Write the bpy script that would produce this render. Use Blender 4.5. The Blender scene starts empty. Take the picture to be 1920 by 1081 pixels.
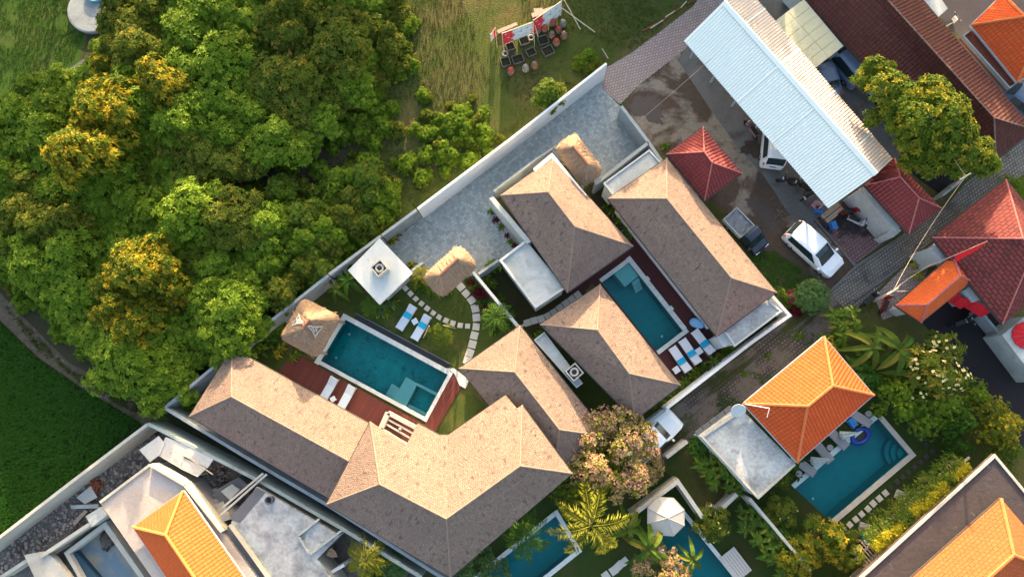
import bpy, math, random
from mathutils import Vector, Matrix
from mathutils.geometry import tessellate_polygon

# ------------------------------------------------------------------ camera, sky, sun, exposure
S = bpy.context.scene
COL = S.collection
ALT, FPX, CU, CV = 48.0, 1280.0, 960.0, 540.5
SUN_EL, SUN_AZ = 10.5, 2.0           # azimuth: degrees from +Y towards +X
SUN_STRENGTH, SKY_STRENGTH, EXPOSURE = 3.4, 0.15, 2.46
_zc = Vector((-45, 210, FPX)).normalized()
_xc = (Vector((1, 0, 0)) - _zc * _zc.x).normalized()
_yc = _zc.cross(_xc)
ROT = Matrix((_xc, _yc, _zc))
cam = bpy.data.objects.new('camera', bpy.data.cameras.new('camera'))
COL.objects.link(cam)
cam.data.sensor_width = 36.0
cam.data.lens = 36.0 * FPX / 1920.0
cam.data.clip_end = 5000
cam.matrix_world = Matrix.Translation((0, 0, ALT)) @ ROT.to_4x4()
S.camera = cam
W = bpy.data.worlds.new('World'); S.world = W; W.use_nodes = True
_n = W.node_tree.nodes; _bg = _n['Background']
_sky = _n.new('ShaderNodeTexSky'); _sky.sky_type = 'NISHITA'; _sky.sun_disc = False
_sky.sun_elevation = math.radians(SUN_EL); _sky.sun_rotation = math.radians(SUN_AZ)
_sky.air_density = 1.0; _sky.dust_density = 5.0; _sky.ozone_density = 0.6
W.node_tree.links.new(_sky.outputs[0], _bg.inputs[0]); _bg.inputs[1].default_value = SKY_STRENGTH
_l = bpy.data.lights.new('sun', 'SUN'); _l.energy = SUN_STRENGTH; _l.angle = math.radians(0.6); _l.color = (1.0, 0.74, 0.46)
sun = bpy.data.objects.new('sun', _l); COL.objects.link(sun); sun.location = (0, 60, 60)
_d = Vector((math.sin(math.radians(SUN_AZ)) * math.cos(math.radians(SUN_EL)), math.cos(math.radians(SUN_AZ)) * math.cos(math.radians(SUN_EL)), math.sin(math.radians(SUN_EL))))
sun.rotation_euler = _d.to_track_quat('Z', 'Y').to_euler()
S.view_settings.view_transform = 'Standard'; S.view_settings.look = 'None'
S.view_settings.exposure = EXPOSURE; S.view_settings.gamma = 1.0; S.view_settings.use_curve_mapping = False
S.render.engine = 'CYCLES'
S.cycles.use_denoising = True
S.cycles.max_bounces = 6; S.cycles.diffuse_bounces = 3; S.cycles.transparent_max_bounces = 10

# ------------------------------------------------------------------ survey: where a ray of the survey photograph meets a level z
CAMP = Vector((0, 0, ALT))
def P(u, v, z=0.0):
    d = ROT @ Vector(((u - CU) / FPX, -(v - CV) / FPX, -1.0))
    return CAMP + d * ((z - ALT) / d.z)
def PP(pts, z=0.0): return [P(u, v, z) for u, v in pts]
def zm(s, ox, oy): return lambda *pts: [(ox + x / s, oy + y / s) for x, y in pts]
Z1 = zm(3.86, 600, 420); Z2 = zm(4.915, 860, 480); Z3 = zm(4.914, 440, 540); Z4 = zm(4.913, 640, 640)
Z5 = zm(4.157, 1100, 460); Z6 = zm(6.007, 1000, 240); Z7 = zm(4.503, 1180, 560); Z8 = zm(4.914, 960, 600)
ZT = zm(7.208, 900, 0); ZB = zm(2.994, 0, 720); ZQ = zm(4.159, 1380, 720); ZR = zm(4.157, 1600, 420)
ZY = zm(4.915, 1440, 340); ZG = zm(2.994, 1280, 720); ZU = zm(6.007, 1640, 0); ZM = zm(3.847, 1080, 800); ZS = zm(3.367, 1680, 760)
ZC = zm(3.591, 0, 780); ZD = zm(3.591, 240, 780); ZE = zm(4.679, 500, 850); ZF = zm(4.487, 840, 840); ZV = zm(5.404, 1340, 220)
rnd = random.Random(7)

# ------------------------------------------------------------------ materials
MATS = {}
class NT:
    def __init__(s, name):
        s.m = bpy.data.materials.new(name); s.m.use_nodes = True
        s.t = s.m.node_tree; s.n = s.t.nodes; s.b = s.n['Principled BSDF']; s.out = s.n['Material Output']
    def new(s, k, **kw):
        nd = s.n.new('ShaderNode' + k)
        for a, b in kw.items(): setattr(nd, a, b)
        return nd
    def link(s, a, b): s.t.links.new(a, b)
    def coord(s, kind='pos', rot=0.0, scale=1.0):
        if kind == 'uv': o = s.new('TexCoord').outputs['UV']
        elif kind == 'obj': o = s.new('TexCoord').outputs['Object']
        else: o = s.new('NewGeometry').outputs['Position']
        if rot or scale != 1.0:
            mp = s.new('Mapping'); mp.inputs['Rotation'].default_value = (0, 0, -rot); mp.inputs['Scale'].default_value = (scale,) * 3
            s.link(o, mp.inputs['Vector']); o = mp.outputs[0]
        return o
    def noise(s, vec, scale, detail=4, rough=.6, lo=.35, hi=.65, dist=0):
        t = s.new('TexNoise'); t.inputs['Scale'].default_value = scale; t.inputs['Detail'].default_value = detail
        t.inputs['Roughness'].default_value = rough; t.inputs['Distortion'].default_value = dist
        s.link(vec, t.inputs['Vector'])
        r = s.new('MapRange'); r.inputs['From Min'].default_value = lo; r.inputs['From Max'].default_value = hi
        s.link(t.outputs['Fac'], r.inputs['Value']); return r.outputs[0]
    def mix(s, fac, a, b, mode='MIX'):
        m = s.new('Mix'); m.data_type = 'RGBA'; m.blend_type = mode
        for sock, v in ((m.inputs['Factor'], fac), (m.inputs['A'], a), (m.inputs['B'], b)):
            if isinstance(v, (int, float)): sock.default_value = v
            elif isinstance(v, tuple): sock.default_value = (*v, 1)
            else: s.link(v, sock)
        return [o for o in m.outputs if o.type == 'RGBA'][0]
    def math(s, op, a, b):
        m = s.new('Math', operation=op)
        for sock, v in zip(m.inputs, (a, b)):
            if isinstance(v, (int, float)): sock.default_value = v
            else: s.link(v, sock)
        return m.outputs[0]
    def bump(s, h, dist=.02, strength=1.0, prev=None):
        b = s.new('Bump'); b.inputs['Distance'].default_value = dist; b.inputs['Strength'].default_value = strength
        s.link(h, b.inputs['Height'])
        if prev is not None: s.link(prev, b.inputs['Normal'])
        s.link(b.outputs[0], s.b.inputs['Normal']); return b.outputs[0]
    def done(s, col, rough=.8, spec=.3, metal=0):
        if isinstance(col, tuple): s.b.inputs['Base Color'].default_value = (*col, 1)
        else: s.link(col, s.b.inputs['Base Color'])
        s.b.inputs['Roughness'].default_value = rough; s.b.inputs['Specular IOR Level'].default_value = spec
        s.b.inputs['Metallic'].default_value = metal
        MATS[s.m.name] = s.m; return s.m

def mottled(name, c1, c2, s1=1.5, s2=9, rough=.85, c3=None, s3=.35, lo3=.5, hi3=.62, bump=.01, spec=.25, metal=0):
    k = NT(name); v = k.coord()
    f = k.noise(v, s1, 5); g = k.noise(v, s2, 4, .7, .3, .7)
    c = k.mix(f, c1, c2); c = k.mix(.55, c, k.mix(g, c1, c2))
    if c3: c = k.mix(k.noise(v, s3, 6, .65, lo3, hi3, .4), c, c3)
    if bump: k.bump(g, bump)
    return k.done(c, rough, spec, metal)
def plain(name, c, rough=.6, spec=.4, metal=0, grain=.15):
    k = NT(name); v = k.coord('obj'); g = k.noise(v, 14, 4, .7, .3, .7)
    return k.done(k.mix(g, tuple(x * (1 - grain) for x in c), tuple(min(1, x * (1 + grain)) for x in c)), rough, spec, metal)
def courses(name, c1, c2, mortar, w, h, ms, coord='uv', rot=0, rough=.85, dirt=None, dirt_lo=.5, dirt_hi=.7, dirt_s=.8, bump=.02, offset=.5, spec=.2, blotch=.35, fine=12, wave=None, mort=None):
    k = NT(name); v = k.coord(coord, rot)
    b = k.new('TexBrick'); b.offset = offset; b.inputs['Scale'].default_value = 1
    b.inputs['Brick Width'].default_value = w; b.inputs['Row Height'].default_value = h; b.inputs['Mortar Size'].default_value = ms
    b.inputs['Mortar Smooth'].default_value = .3; b.inputs['Bias'].default_value = 0
    b.inputs['Color1'].default_value = (*c1, 1); b.inputs['Color2'].default_value = (*c2, 1); b.inputs['Mortar'].default_value = (*mortar, 1)
    k.link(v, b.inputs['Vector'])
    c = b.outputs['Color']
    n1 = k.noise(v, .9, 5, .6, .3, .7); n2 = k.noise(v, fine, 3, .7, .3, .7)
    c = k.mix(k.math('MULTIPLY', n1, blotch), c, tuple(x * .62 for x in c1))
    c = k.mix(k.math('MULTIPLY', n2, .35), c, tuple(min(1, x * 1.35) for x in c2))
    if dirt: c = k.mix(k.noise(v, dirt_s, 6, .7, dirt_lo, dirt_hi, .3), c, dirt)
    h1 = k.math('SUBTRACT', 1.0, b.outputs['Fac'])
    h1 = k.math('ADD', h1, k.math('MULTIPLY', n2, .5))
    if wave:
        wv = k.new('TexWave'); wv.bands_direction = 'X'; wv.inputs['Scale'].default_value = wave; k.link(v, wv.inputs['Vector'])
        h1 = k.math('ADD', h1, k.math('MULTIPLY', wv.outputs['Fac'], 1.2))
        c = k.mix(k.math('MULTIPLY', wv.outputs['Fac'], .14), c, tuple(x * .55 for x in c1))
    k.bump(h1, bump)
    return k.done(c, rough, spec)
def leafmat(name, c1, c2, c3=None, trans=.38, lo=.78, hi=.95):
    k = NT(name)
    a = k.new('Attribute'); a.attribute_name = 'rnd'
    oi = k.new('ObjectInfo')
    f = k.math('ADD', k.math('MULTIPLY', a.outputs['Fac'], .75), k.math('MULTIPLY', oi.outputs['Random'], .25))
    c = k.mix(f, c1, c2)
    if c3:
        r = k.new('MapRange'); r.inputs['From Min'].default_value = lo; r.inputs['From Max'].default_value = hi
        k.link(a.outputs['Fac'], r.inputs['Value']); c = k.mix(r.outputs[0], c, c3)
    k.done(c, .6, .08)
    t = k.new('BsdfTranslucent'); k.link(c, t.inputs['Color'])
    m = k.new('MixShader'); m.inputs[0].default_value = trans
    k.link(k.b.outputs[0], m.inputs[1]); k.link(t.outputs[0], m.inputs[2]); k.link(m.outputs[0], k.out.inputs['Surface'])
    return k.m
def watermat(name, tint, rip=.03, ior=1.33):
    k = NT(name); v = k.coord()
    nz = k.noise(v, 1.6, 3, .5, .2, .8); bp = k.new('Bump'); bp.inputs['Distance'].default_value = rip; k.link(nz, bp.inputs['Height'])
    tr = k.new('BsdfTransparent'); tr.inputs['Color'].default_value = (*tint, 1)
    gl = k.new('BsdfGlossy'); gl.inputs['Roughness'].default_value = .05; gl.inputs['Color'].default_value = (.55, .8, .85, 1); k.link(bp.outputs[0], gl.inputs['Normal'])
    fr = k.new('Fresnel'); fr.inputs['IOR'].default_value = ior; k.link(bp.outputs[0], fr.inputs['Normal'])
    m = k.new('MixShader'); k.link(fr.outputs[0], m.inputs[0]); k.link(tr.outputs[0], m.inputs[1]); k.link(gl.outputs[0], m.inputs[2])
    k.link(m.outputs[0], k.out.inputs['Surface']); MATS[name] = k.m; return k.m

AX = math.radians(38.5)
# roofs
def shinglemat():
    k = NT('wood_shingle'); v = k.coord('uv')
    wob = k.new('TexNoise'); wob.inputs['Scale'].default_value = 5; wob.inputs['Detail'].default_value = 2; k.link(v, wob.inputs['Vector'])
    ad = k.new('VectorMath', operation='SCALE'); k.link(wob.outputs['Color'], ad.inputs[0]); ad.inputs['Scale'].default_value = .12
    va = k.new('VectorMath', operation='ADD'); k.link(v, va.inputs[0]); k.link(ad.outputs[0], va.inputs[1]); v2 = va.outputs[0]
    b = k.new('TexBrick'); b.inputs['Scale'].default_value = 1; b.inputs['Brick Width'].default_value = .13; b.inputs['Row Height'].default_value = .16; b.inputs['Mortar Size'].default_value = .016; b.inputs['Mortar Smooth'].default_value = .6; b.inputs['Bias'].default_value = 0
    b.inputs['Color1'].default_value = (.31, .222, .18, 1); b.inputs['Color2'].default_value = (.17, .125, .108, 1); b.inputs['Mortar'].default_value = (.10, .072, .06, 1); k.link(v2, b.inputs['Vector'])
    mp = k.new('Mapping'); mp.inputs['Scale'].default_value = (1, .45, 1); k.link(v, mp.inputs[0])
    n1 = k.noise(mp.outputs[0], 9, 4, .75, .32, .68); n2 = k.noise(mp.outputs[0], 3.6, 3, .6, .58, .66); n3 = k.noise(v, .5, 5, .65, .38, .62)
    c = k.mix(k.math('MULTIPLY', n1, .6), b.outputs['Color'], (.34, .255, .205)); c = k.mix(k.math('MULTIPLY', n2, .72), c, (.085, .062, .055)); c = k.mix(k.math('MULTIPLY', n3, .45), c, (.185, .135, .115))
    h = k.math('ADD', k.math('SUBTRACT', 1.0, b.outputs['Fac']), n1); k.bump(h, .035); return k.done(c, .9, .12)
M_SH = shinglemat()
M_ORANGE = courses('orange_clay_tile', (.64, .108, .026), (.52, .080, .020), (.30, .040, .010), .24, .27, .025, bump=.02, wave=1.31, blotch=.3, offset=0, dirt=(.42, .10, .035), dirt_s=1.1, dirt_lo=.55, dirt_hi=.75)
M_ORANGE2 = courses('new_orange_tile', (.62, .122, .032), (.56, .10, .027), (.50, .08, .012), .24, .27, .018, bump=.014, wave=1.31, blotch=.15, offset=0)
M_OLDOR = courses('spotted_orange_tile', (.48, .112, .036), (.40, .088, .032), (.36, .07, .016), .30, .22, .02, bump=.035, blotch=.25, dirt=(.25, .06, .025), dirt_s=1.6, dirt_lo=.66, dirt_hi=.72)
M_RED = courses('red_clay_tile', (.27, .058, .055), (.20, .043, .042), (.10, .012, .012), .24, .28, .022, bump=.05, wave=1.31, blotch=.4, offset=0)
M_REDOLD = courses('weathered_red_tile', (.24, .058, .052), (.17, .042, .04), (.05, .012, .012), .45, .24, .035, bump=.06, blotch=.55, dirt=(.06, .025, .025), dirt_s=1.4, dirt_lo=.52, dirt_hi=.72)
M_BROWN = courses('brown_clay_tile', (.15, .052, .04), (.09, .03, .024), (.05, .016, .013), .25, .30, .03, bump=.06, wave=1.26, blotch=.5, offset=0, dirt=(.09, .05, .045), dirt_s=1.2, dirt_lo=.55, dirt_hi=.75)
k = NT('thatch'); v = k.coord('uv')
mp = k.new('Mapping'); mp.inputs['Scale'].default_value = (6, .8, 1); k.link(v, mp.inputs[0])
g = k.noise(mp.outputs[0], 2.2, 5, .7, .3, .7); g2 = k.noise(v, 1.2, 4)
c = k.mix(g, (.13, .085, .055), (.52, .37, .25)); c = k.mix(k.math('MULTIPLY', g2, .5), c, (.30, .22, .17)); k.bump(g, .05); M_THATCH = k.done(c, .95, .1)
M_CAPSH = mottled('shingle_ridge', (.20, .148, .118), (.27, .20, .155), 3, 12)
M_CAPOR = mottled('orange_ridge_tile', (.52, .13, .045), (.62, .18, .06), 3, 10)
M_CAPRED = mottled('red_ridge_tile', (.40, .16, .15), (.34, .08, .075), 3, 10)
M_CAPBR = mottled('grey_ridge_mortar', (.28, .20, .17), (.12, .05, .04), 1.5, 8)
# masonry
M_WHITE = mottled('white_paint', (.72, .73, .72), (.60, .62, .62), .8, 6, .7, c3=(.42, .43, .42), s3=.5, lo3=.6, hi3=.8)
M_WHITE2 = mottled('white_slab', (.50, .53, .525), (.40, .43, .43), 1.2, 7, .8, c3=(.50, .50, .49), s3=.5, lo3=.60, hi3=.85)
M_GREYW = mottled('grey_wall_render', (.30, .335, .35), (.22, .25, .265), .8, 5, .85, c3=(.13, .14, .14), s3=.6, lo3=.55, hi3=.8)
M_CONC = mottled('stained_concrete', (.43, .45, .43), (.28, .30, .29), 1.0, 6, .85, c3=(.55, .55, .52), s3=.5, lo3=.5, hi3=.72)
M_CONCD = mottled('blotched_concrete', (.52, .54, .53), (.20, .21, .205), .8, 5, .85, c3=(.13, .14, .15), s3=.7, lo3=.50, hi3=.75)
M_CONCW = mottled('pale_concrete', (.50, .47, .41), (.37, .345, .30), .8, 6, .85, c3=(.27, .25, .22), s3=.5, lo3=.55, hi3=.8)
M_MOSSW = mottled('mossy_render', (.36, .41, .38), (.26, .31, .29), 1.0, 5, .85, c3=(.15, .16, .14), s3=.6, lo3=.52, hi3=.8)
M_BUFF = mottled('sunlit_buff_parapet', (.56, .50, .38), (.46, .42, .33), 1, 8)  # yellow of the sun on the parapet put into the colour
M_SLABBR = mottled('dark_roof_slab', (.075, .06, .058), (.045, .036, .036), .6, 4, .85, c3=(.17, .15, .15), s3=1.1, lo3=.62, hi3=.78)
M_DARKG = mottled('dark_grey_slab', (.14, .145, .155), (.10, .10, .11), 1, 6)
M_FASC = plain('dark_fascia', (.05, .042, .04), .7)
M_GUT = plain('grey_gutter', (.36, .40, .42), .5)
M_COPE = mottled('pale_coping_stone', (.62, .64, .62), (.50, .53, .52), 2, 14, .7)
M_COPEW = mottled('warm_coping_stone', (.56, .50, .41), (.42, .37, .31), 2.5, 12, .75)
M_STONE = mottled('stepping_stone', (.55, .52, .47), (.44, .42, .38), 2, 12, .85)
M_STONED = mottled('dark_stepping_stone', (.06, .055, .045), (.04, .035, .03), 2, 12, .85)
# pools
M_BASIN = courses('pool_tile', (.003, .31, .32), (.002, .23, .24), (.002, .17, .18), .3, .3, .01, coord='pos', rot=math.radians(-27), rough=.4, bump=.003, offset=0, dirt=(.002, .12, .13), dirt_s=1.5, dirt_lo=.54, dirt_hi=.66)
M_BASIN2 = mottled('blue_pool_tile', (.002, .25, .275), (.002, .19, .215), .7, 3, .4, bump=.003)
M_SHELF = mottled('shallow_shelf_tile', (.50, .60, .58), (.42, .52, .51), 2, 10, .5)
M_WATER = watermat('pool_water', (.62, .95, .93))
M_WATERD = watermat('deep_pool_water', (.58, .94, .93))
M_TANKW = watermat('tank_water', (.80, .86, .88), .01, 1.12)
# timber, metal, cloth
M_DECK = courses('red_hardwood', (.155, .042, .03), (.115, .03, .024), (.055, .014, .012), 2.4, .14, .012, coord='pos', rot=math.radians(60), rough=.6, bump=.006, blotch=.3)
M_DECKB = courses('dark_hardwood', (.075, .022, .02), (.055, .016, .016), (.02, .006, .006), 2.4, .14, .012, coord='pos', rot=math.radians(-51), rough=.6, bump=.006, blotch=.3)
M_WOOD = mottled('weathered_timber', (.40, .33, .26), (.28, .23, .18), 3, 20)
M_WOODD = mottled('dark_weathered_timber', (.15, .125, .10), (.09, .075, .06), 3, 20)
M_BAMBOO = plain('bamboo', (.50, .42, .30), .6)
M_TRUNK = mottled('bark', (.16, .12, .085), (.09, .07, .05), 4, 16)
M_METAL = plain('white_metal_sheet', (.66, .72, .68), .6, .3, 0, .04)
k = NT('sunlit_peach_metal'); v = k.coord(); f = k.noise(v, .35, 5, .6, .62, .75); c = k.mix(f, (.50, .43, .37), (.26, .19, .14)); M_METAL_SUNLIT = k.done(c, .5, .4)  # right slope: sunlit peach put into the sheet colour, with rust patches
M_OLIVE = mottled('olive_sheet', (.46, .45, .30), (.41, .40, .27), 1.5, 8, .6)
M_CARW = plain('white_car_paint', (.80, .83, .84), .25, .6, 0, .01)
M_CARB = plain('blue_car_paint', (.10, .14, .22), .3, .6, 0, .03)
M_CARN = plain('navy_car_paint', (.014, .02, .036), .25, .6, 0, .03)
M_GLASS = plain('car_glass', (.015, .03, .035), .08, .7, 0, .02)
M_TYRE = plain('tyre_rubber', (.012, .012, .013), .8)
M_RIM = plain('wheel_rim', (.45, .45, .46), .4, .5, .6)
M_TAIL = plain('red_lamp', (.45, .02, .02), .3)
M_LAMP = plain('clear_lamp', (.75, .78, .78), .15)
M_BLACK = plain('black_plastic', (.014, .014, .015), .5)
M_TARP = mottled('silver_tarpaulin', (.30, .33, .36), (.16, .18, .2), 5, 14, .5, bump=.04)
M_LOUNGE = plain('pale_lounger_fabric', (.52, .60, .70), .8, .2, 0, .05)
M_LOUNGW = plain('white_lounger_fabric', (.66, .67, .69), .8, .2, 0, .05)
M_LOUNGG = plain('grey_lounger_fabric', (.25, .24, .24), .8, .2)
M_TOWEL = plain('turquoise_towel', (.02, .36, .58), .9, .1)
M_BEAN = plain('light_blue_fabric', (.22, .42, .66), .85, .15)
M_CANVAS = plain('beige_canvas', (.40, .375, .335), .85, .15, 0, .05)
M_REDCL = plain('red_cloth', (.62, .02, .03), .8, .15)
M_BLUEP = plain('blue_plastic', (.02, .16, .45), .4)
M_NAVYP = plain('navy_inflatable', (.004, .03, .24), .35)
M_GREENP = plain('green_plastic', (.03, .36, .28), .45)
M_PINKC = plain('dusty_pink', (.45, .22, .24), .7)
M_TEAK = plain('pale_wood', (.42, .40, .38), .7)
# ground
def lawnmat(name, c1, c2, c3, s3=.5, lo=.5, hi=.7): return mottled(name, c1, c2, 1.2, 16, .95, c3=c3, s3=s3, lo3=lo, hi3=hi, bump=.03, spec=.1)
M_MEADOW = mottled('dry_meadow', (.078, .094, .022), (.046, .070, .014), .45, 9, .95, c3=(.135, .105, .045), s3=.13, lo3=.48, hi3=.66, bump=.05, spec=.1)
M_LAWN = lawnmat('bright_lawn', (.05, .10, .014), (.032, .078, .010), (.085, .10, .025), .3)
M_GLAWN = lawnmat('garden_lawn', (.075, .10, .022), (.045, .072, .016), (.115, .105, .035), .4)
M_DLAWN = lawnmat('dark_lawn', (.04, .065, .014), (.028, .05, .012), (.06, .055, .02), .4)  # dark green lawn colour
M_BLAWN = lawnmat('dark_brown_lawn', (.05, .043, .018), (.034, .034, .014), (.035, .05, .014), .4)  # dark brownish lawn colour
M_PADDY = lawnmat('rice_soil', (.018, .045, .008), (.012, .034, .006), (.03, .045, .012), .4)
M_SOIL = mottled('dark_soil', (.050, .048, .022), (.030, .030, .014), 1.5, 9, .95, bump=.04)
M_BANK = mottled('gravelly_bank', (.15, .12, .09), (.06, .05, .035), 1.5, 10, .95, c3=(.22, .20, .18), s3=1.2, lo3=.58, hi3=.7, bump=.05)
k = NT('mud_yard'); v = k.coord()
f = k.noise(v, .24, 5, .55, .51, .57, .5); g = k.noise(v, 5, 5, .7, .3, .7); h = k.noise(v, .9, 6, .7, .5, .62)
c = k.mix(g, (.060, .040, .026), (.092, .063, .043)); c2 = k.mix(g, (.20, .165, .125), (.27, .23, .18)); c = k.mix(k.math('MULTIPLY', f, .9), c, c2)
c = k.mix(k.math('MULTIPLY', h, .5), c, (.05, .036, .028)); k.bump(g, .03); M_MUD = k.done(c, .8, .3)
M_PUD = mottled('damp_stain', (.045, .03, .022), (.06, .042, .03), 2, 8, .45, bump=.006, spec=.5)
M_APRON = mottled('worn_concrete', (.155, .148, .14), (.10, .095, .09), .7, 6, .85, c3=(.07, .055, .045), s3=.5, lo3=.55, hi3=.72)
M_DRIVE = courses('driveway_paver', (.42, .455, .44), (.22, .245, .24), (.20, .22, .215), .22, .22, .012, coord='pos', rot=AX, rough=.75, bump=.012, blotch=.35, fine=5)
M_LANE = courses('pink_brick_paver', (.42, .33, .30), (.30, .235, .215), (.16, .12, .11), .22, .22, .03, coord='pos', rot=math.radians(15), rough=.85, bump=.02, blotch=.35)
M_STREET = courses('dark_street_paver', (.28, .255, .225), (.15, .138, .122), (.038, .034, .03), .22, .22, .045, coord='pos', rot=math.radians(35), rough=.8, bump=.02, blotch=.6, dirt=(.05, .045, .04), dirt_s=.6, dirt_lo=.52, dirt_hi=.7)
M_ASPH = mottled('dark_asphalt', (.055, .05, .06), (.038, .034, .04), .8, 8, .85, bump=.01)
M_BLACKT = mottled('black_asphalt', (.022, .018, .02), (.014, .012, .013), .8, 8, .85, bump=.01)
M_COURT = courses('pink_court_tile', (.26, .15, .15), (.18, .10, .10), (.05, .032, .03), .24, .24, .04, coord='pos', rot=math.radians(38), rough=.8, bump=.02, blotch=.6, dirt=(.035, .028, .028), dirt_s=.35, dirt_lo=.50, dirt_hi=.58)
k = NT('grassy_track'); v = k.coord(rot=AX)
b = k.new('TexBrick'); b.inputs['Scale'].default_value = 1; b.inputs['Brick Width'].default_value = .24; b.inputs['Row Height'].default_value = .24; b.inputs['Mortar Size'].default_value = .03
b.inputs['Color1'].default_value = (.17, .14, .13, 1); b.inputs['Color2'].default_value = (.11, .09, .085, 1); b.inputs['Mortar'].default_value = (.05, .04, .035, 1); k.link(v, b.inputs[0])
mp = k.new('Mapping'); mp.inputs['Scale'].default_value = (.12, .75, 1); k.link(v, mp.inputs[0])
f = k.noise(mp.outputs[0], 1.0, 5, .6, .51, .60); g = k.noise(v, 9, 4, .7, .3, .7); h = k.noise(v, .45, 4, .6, .46, .58)
c = k.mix(h, b.outputs['Color'], (.155, .13, .112)); c = k.mix(f, c, k.mix(g, (.035, .05, .014), (.065, .062, .024))); k.bump(g, .03); M_TRACK = k.done(c, .95, .1)
M_RUBBLE = mottled('rubble_ground', (.22, .20, .185), (.08, .066, .058), 1.5, 8, .95, c3=(.06, .045, .038), s3=.8, lo3=.5, hi3=.65, bump=.05)
M_STRUCT = mottled('brick_red', (.28, .085, .05), (.2, .06, .035), 4, 14)
M_PATH = mottled('bare_path', (.085, .065, .042), (.045, .036, .022), 1.2, 7, .95, c3=(.06, .07, .02), s3=.8, lo3=.5, hi3=.65, bump=.05)
# foliage
L_GREEN = leafmat('thicket_leaf', (.068, .130, .010), (.185, .285, .024), (.31, .35, .04))
L_DEEP = leafmat('deep_green_leaf', (.034, .088, .012), (.085, .175, .022))
L_OLIVE = leafmat('olive_leaf', (.065, .105, .012), (.15, .18, .022), (.30, .23, .03), lo=.7, hi=.95)
L_SUNGOLD = leafmat('sunlit_gold_leaf', (.06, .115, .012), (.17, .20, .02), (.46, .34, .026), lo=.40, hi=.85)  # gold of sunlit leaf tips put into the leaf colour
L_LIME = leafmat('lime_leaf', (.06, .13, .016), (.16, .21, .026), (.30, .26, .03))
L_YELLOW = leafmat('yellow_creeper_leaf', (.30, .29, .02), (.55, .47, .03), (.66, .54, .04))
L_BANANA = leafmat('banana_leaf', (.05, .11, .016), (.13, .17, .024), (.22, .19, .03))
L_PALM = leafmat('palm_leaf', (.045, .115, .016), (.10, .18, .026))
L_PALMY = leafmat('yellow_lit_palm_leaf', (.14, .17, .018), (.27, .26, .03))  # palm leaf with the sun's yellow put into its colour
L_PINK = leafmat('pink_blossom', (.44, .20, .16), (.66, .37, .31))
L_BRONZE = leafmat('bronze_leaf', (.17, .19, .028), (.40, .35, .07), (.66, .42, .29), lo=.55, hi=1.0)
L_SUNNY = leafmat('sunny_leaf', (.045, .10, .010), (.13, .18, .018), (.42, .33, .028), lo=.58, hi=1.0)  # green leaf, sunlight painted in as a share of gold
L_CREAM = leafmat('cream_blossom', (.62, .52, .20), (.78, .68, .34), trans=.2)
L_MAG = leafmat('magenta_blossom', (.40, .02, .16), (.52, .05, .22))
L_RED = leafmat('dark_red_leaf', (.10, .012, .02), (.18, .02, .035))
L_RICE = leafmat('rice_blade', (.018, .072, .008), (.038, .118, .014))
L_GRASS = leafmat('meadow_blade', (.050, .072, .014), (.095, .105, .024), (.14, .115, .04))
L_AGAVE = leafmat('pale_green_leaf', (.075, .15, .045), (.15, .24, .075))

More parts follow.
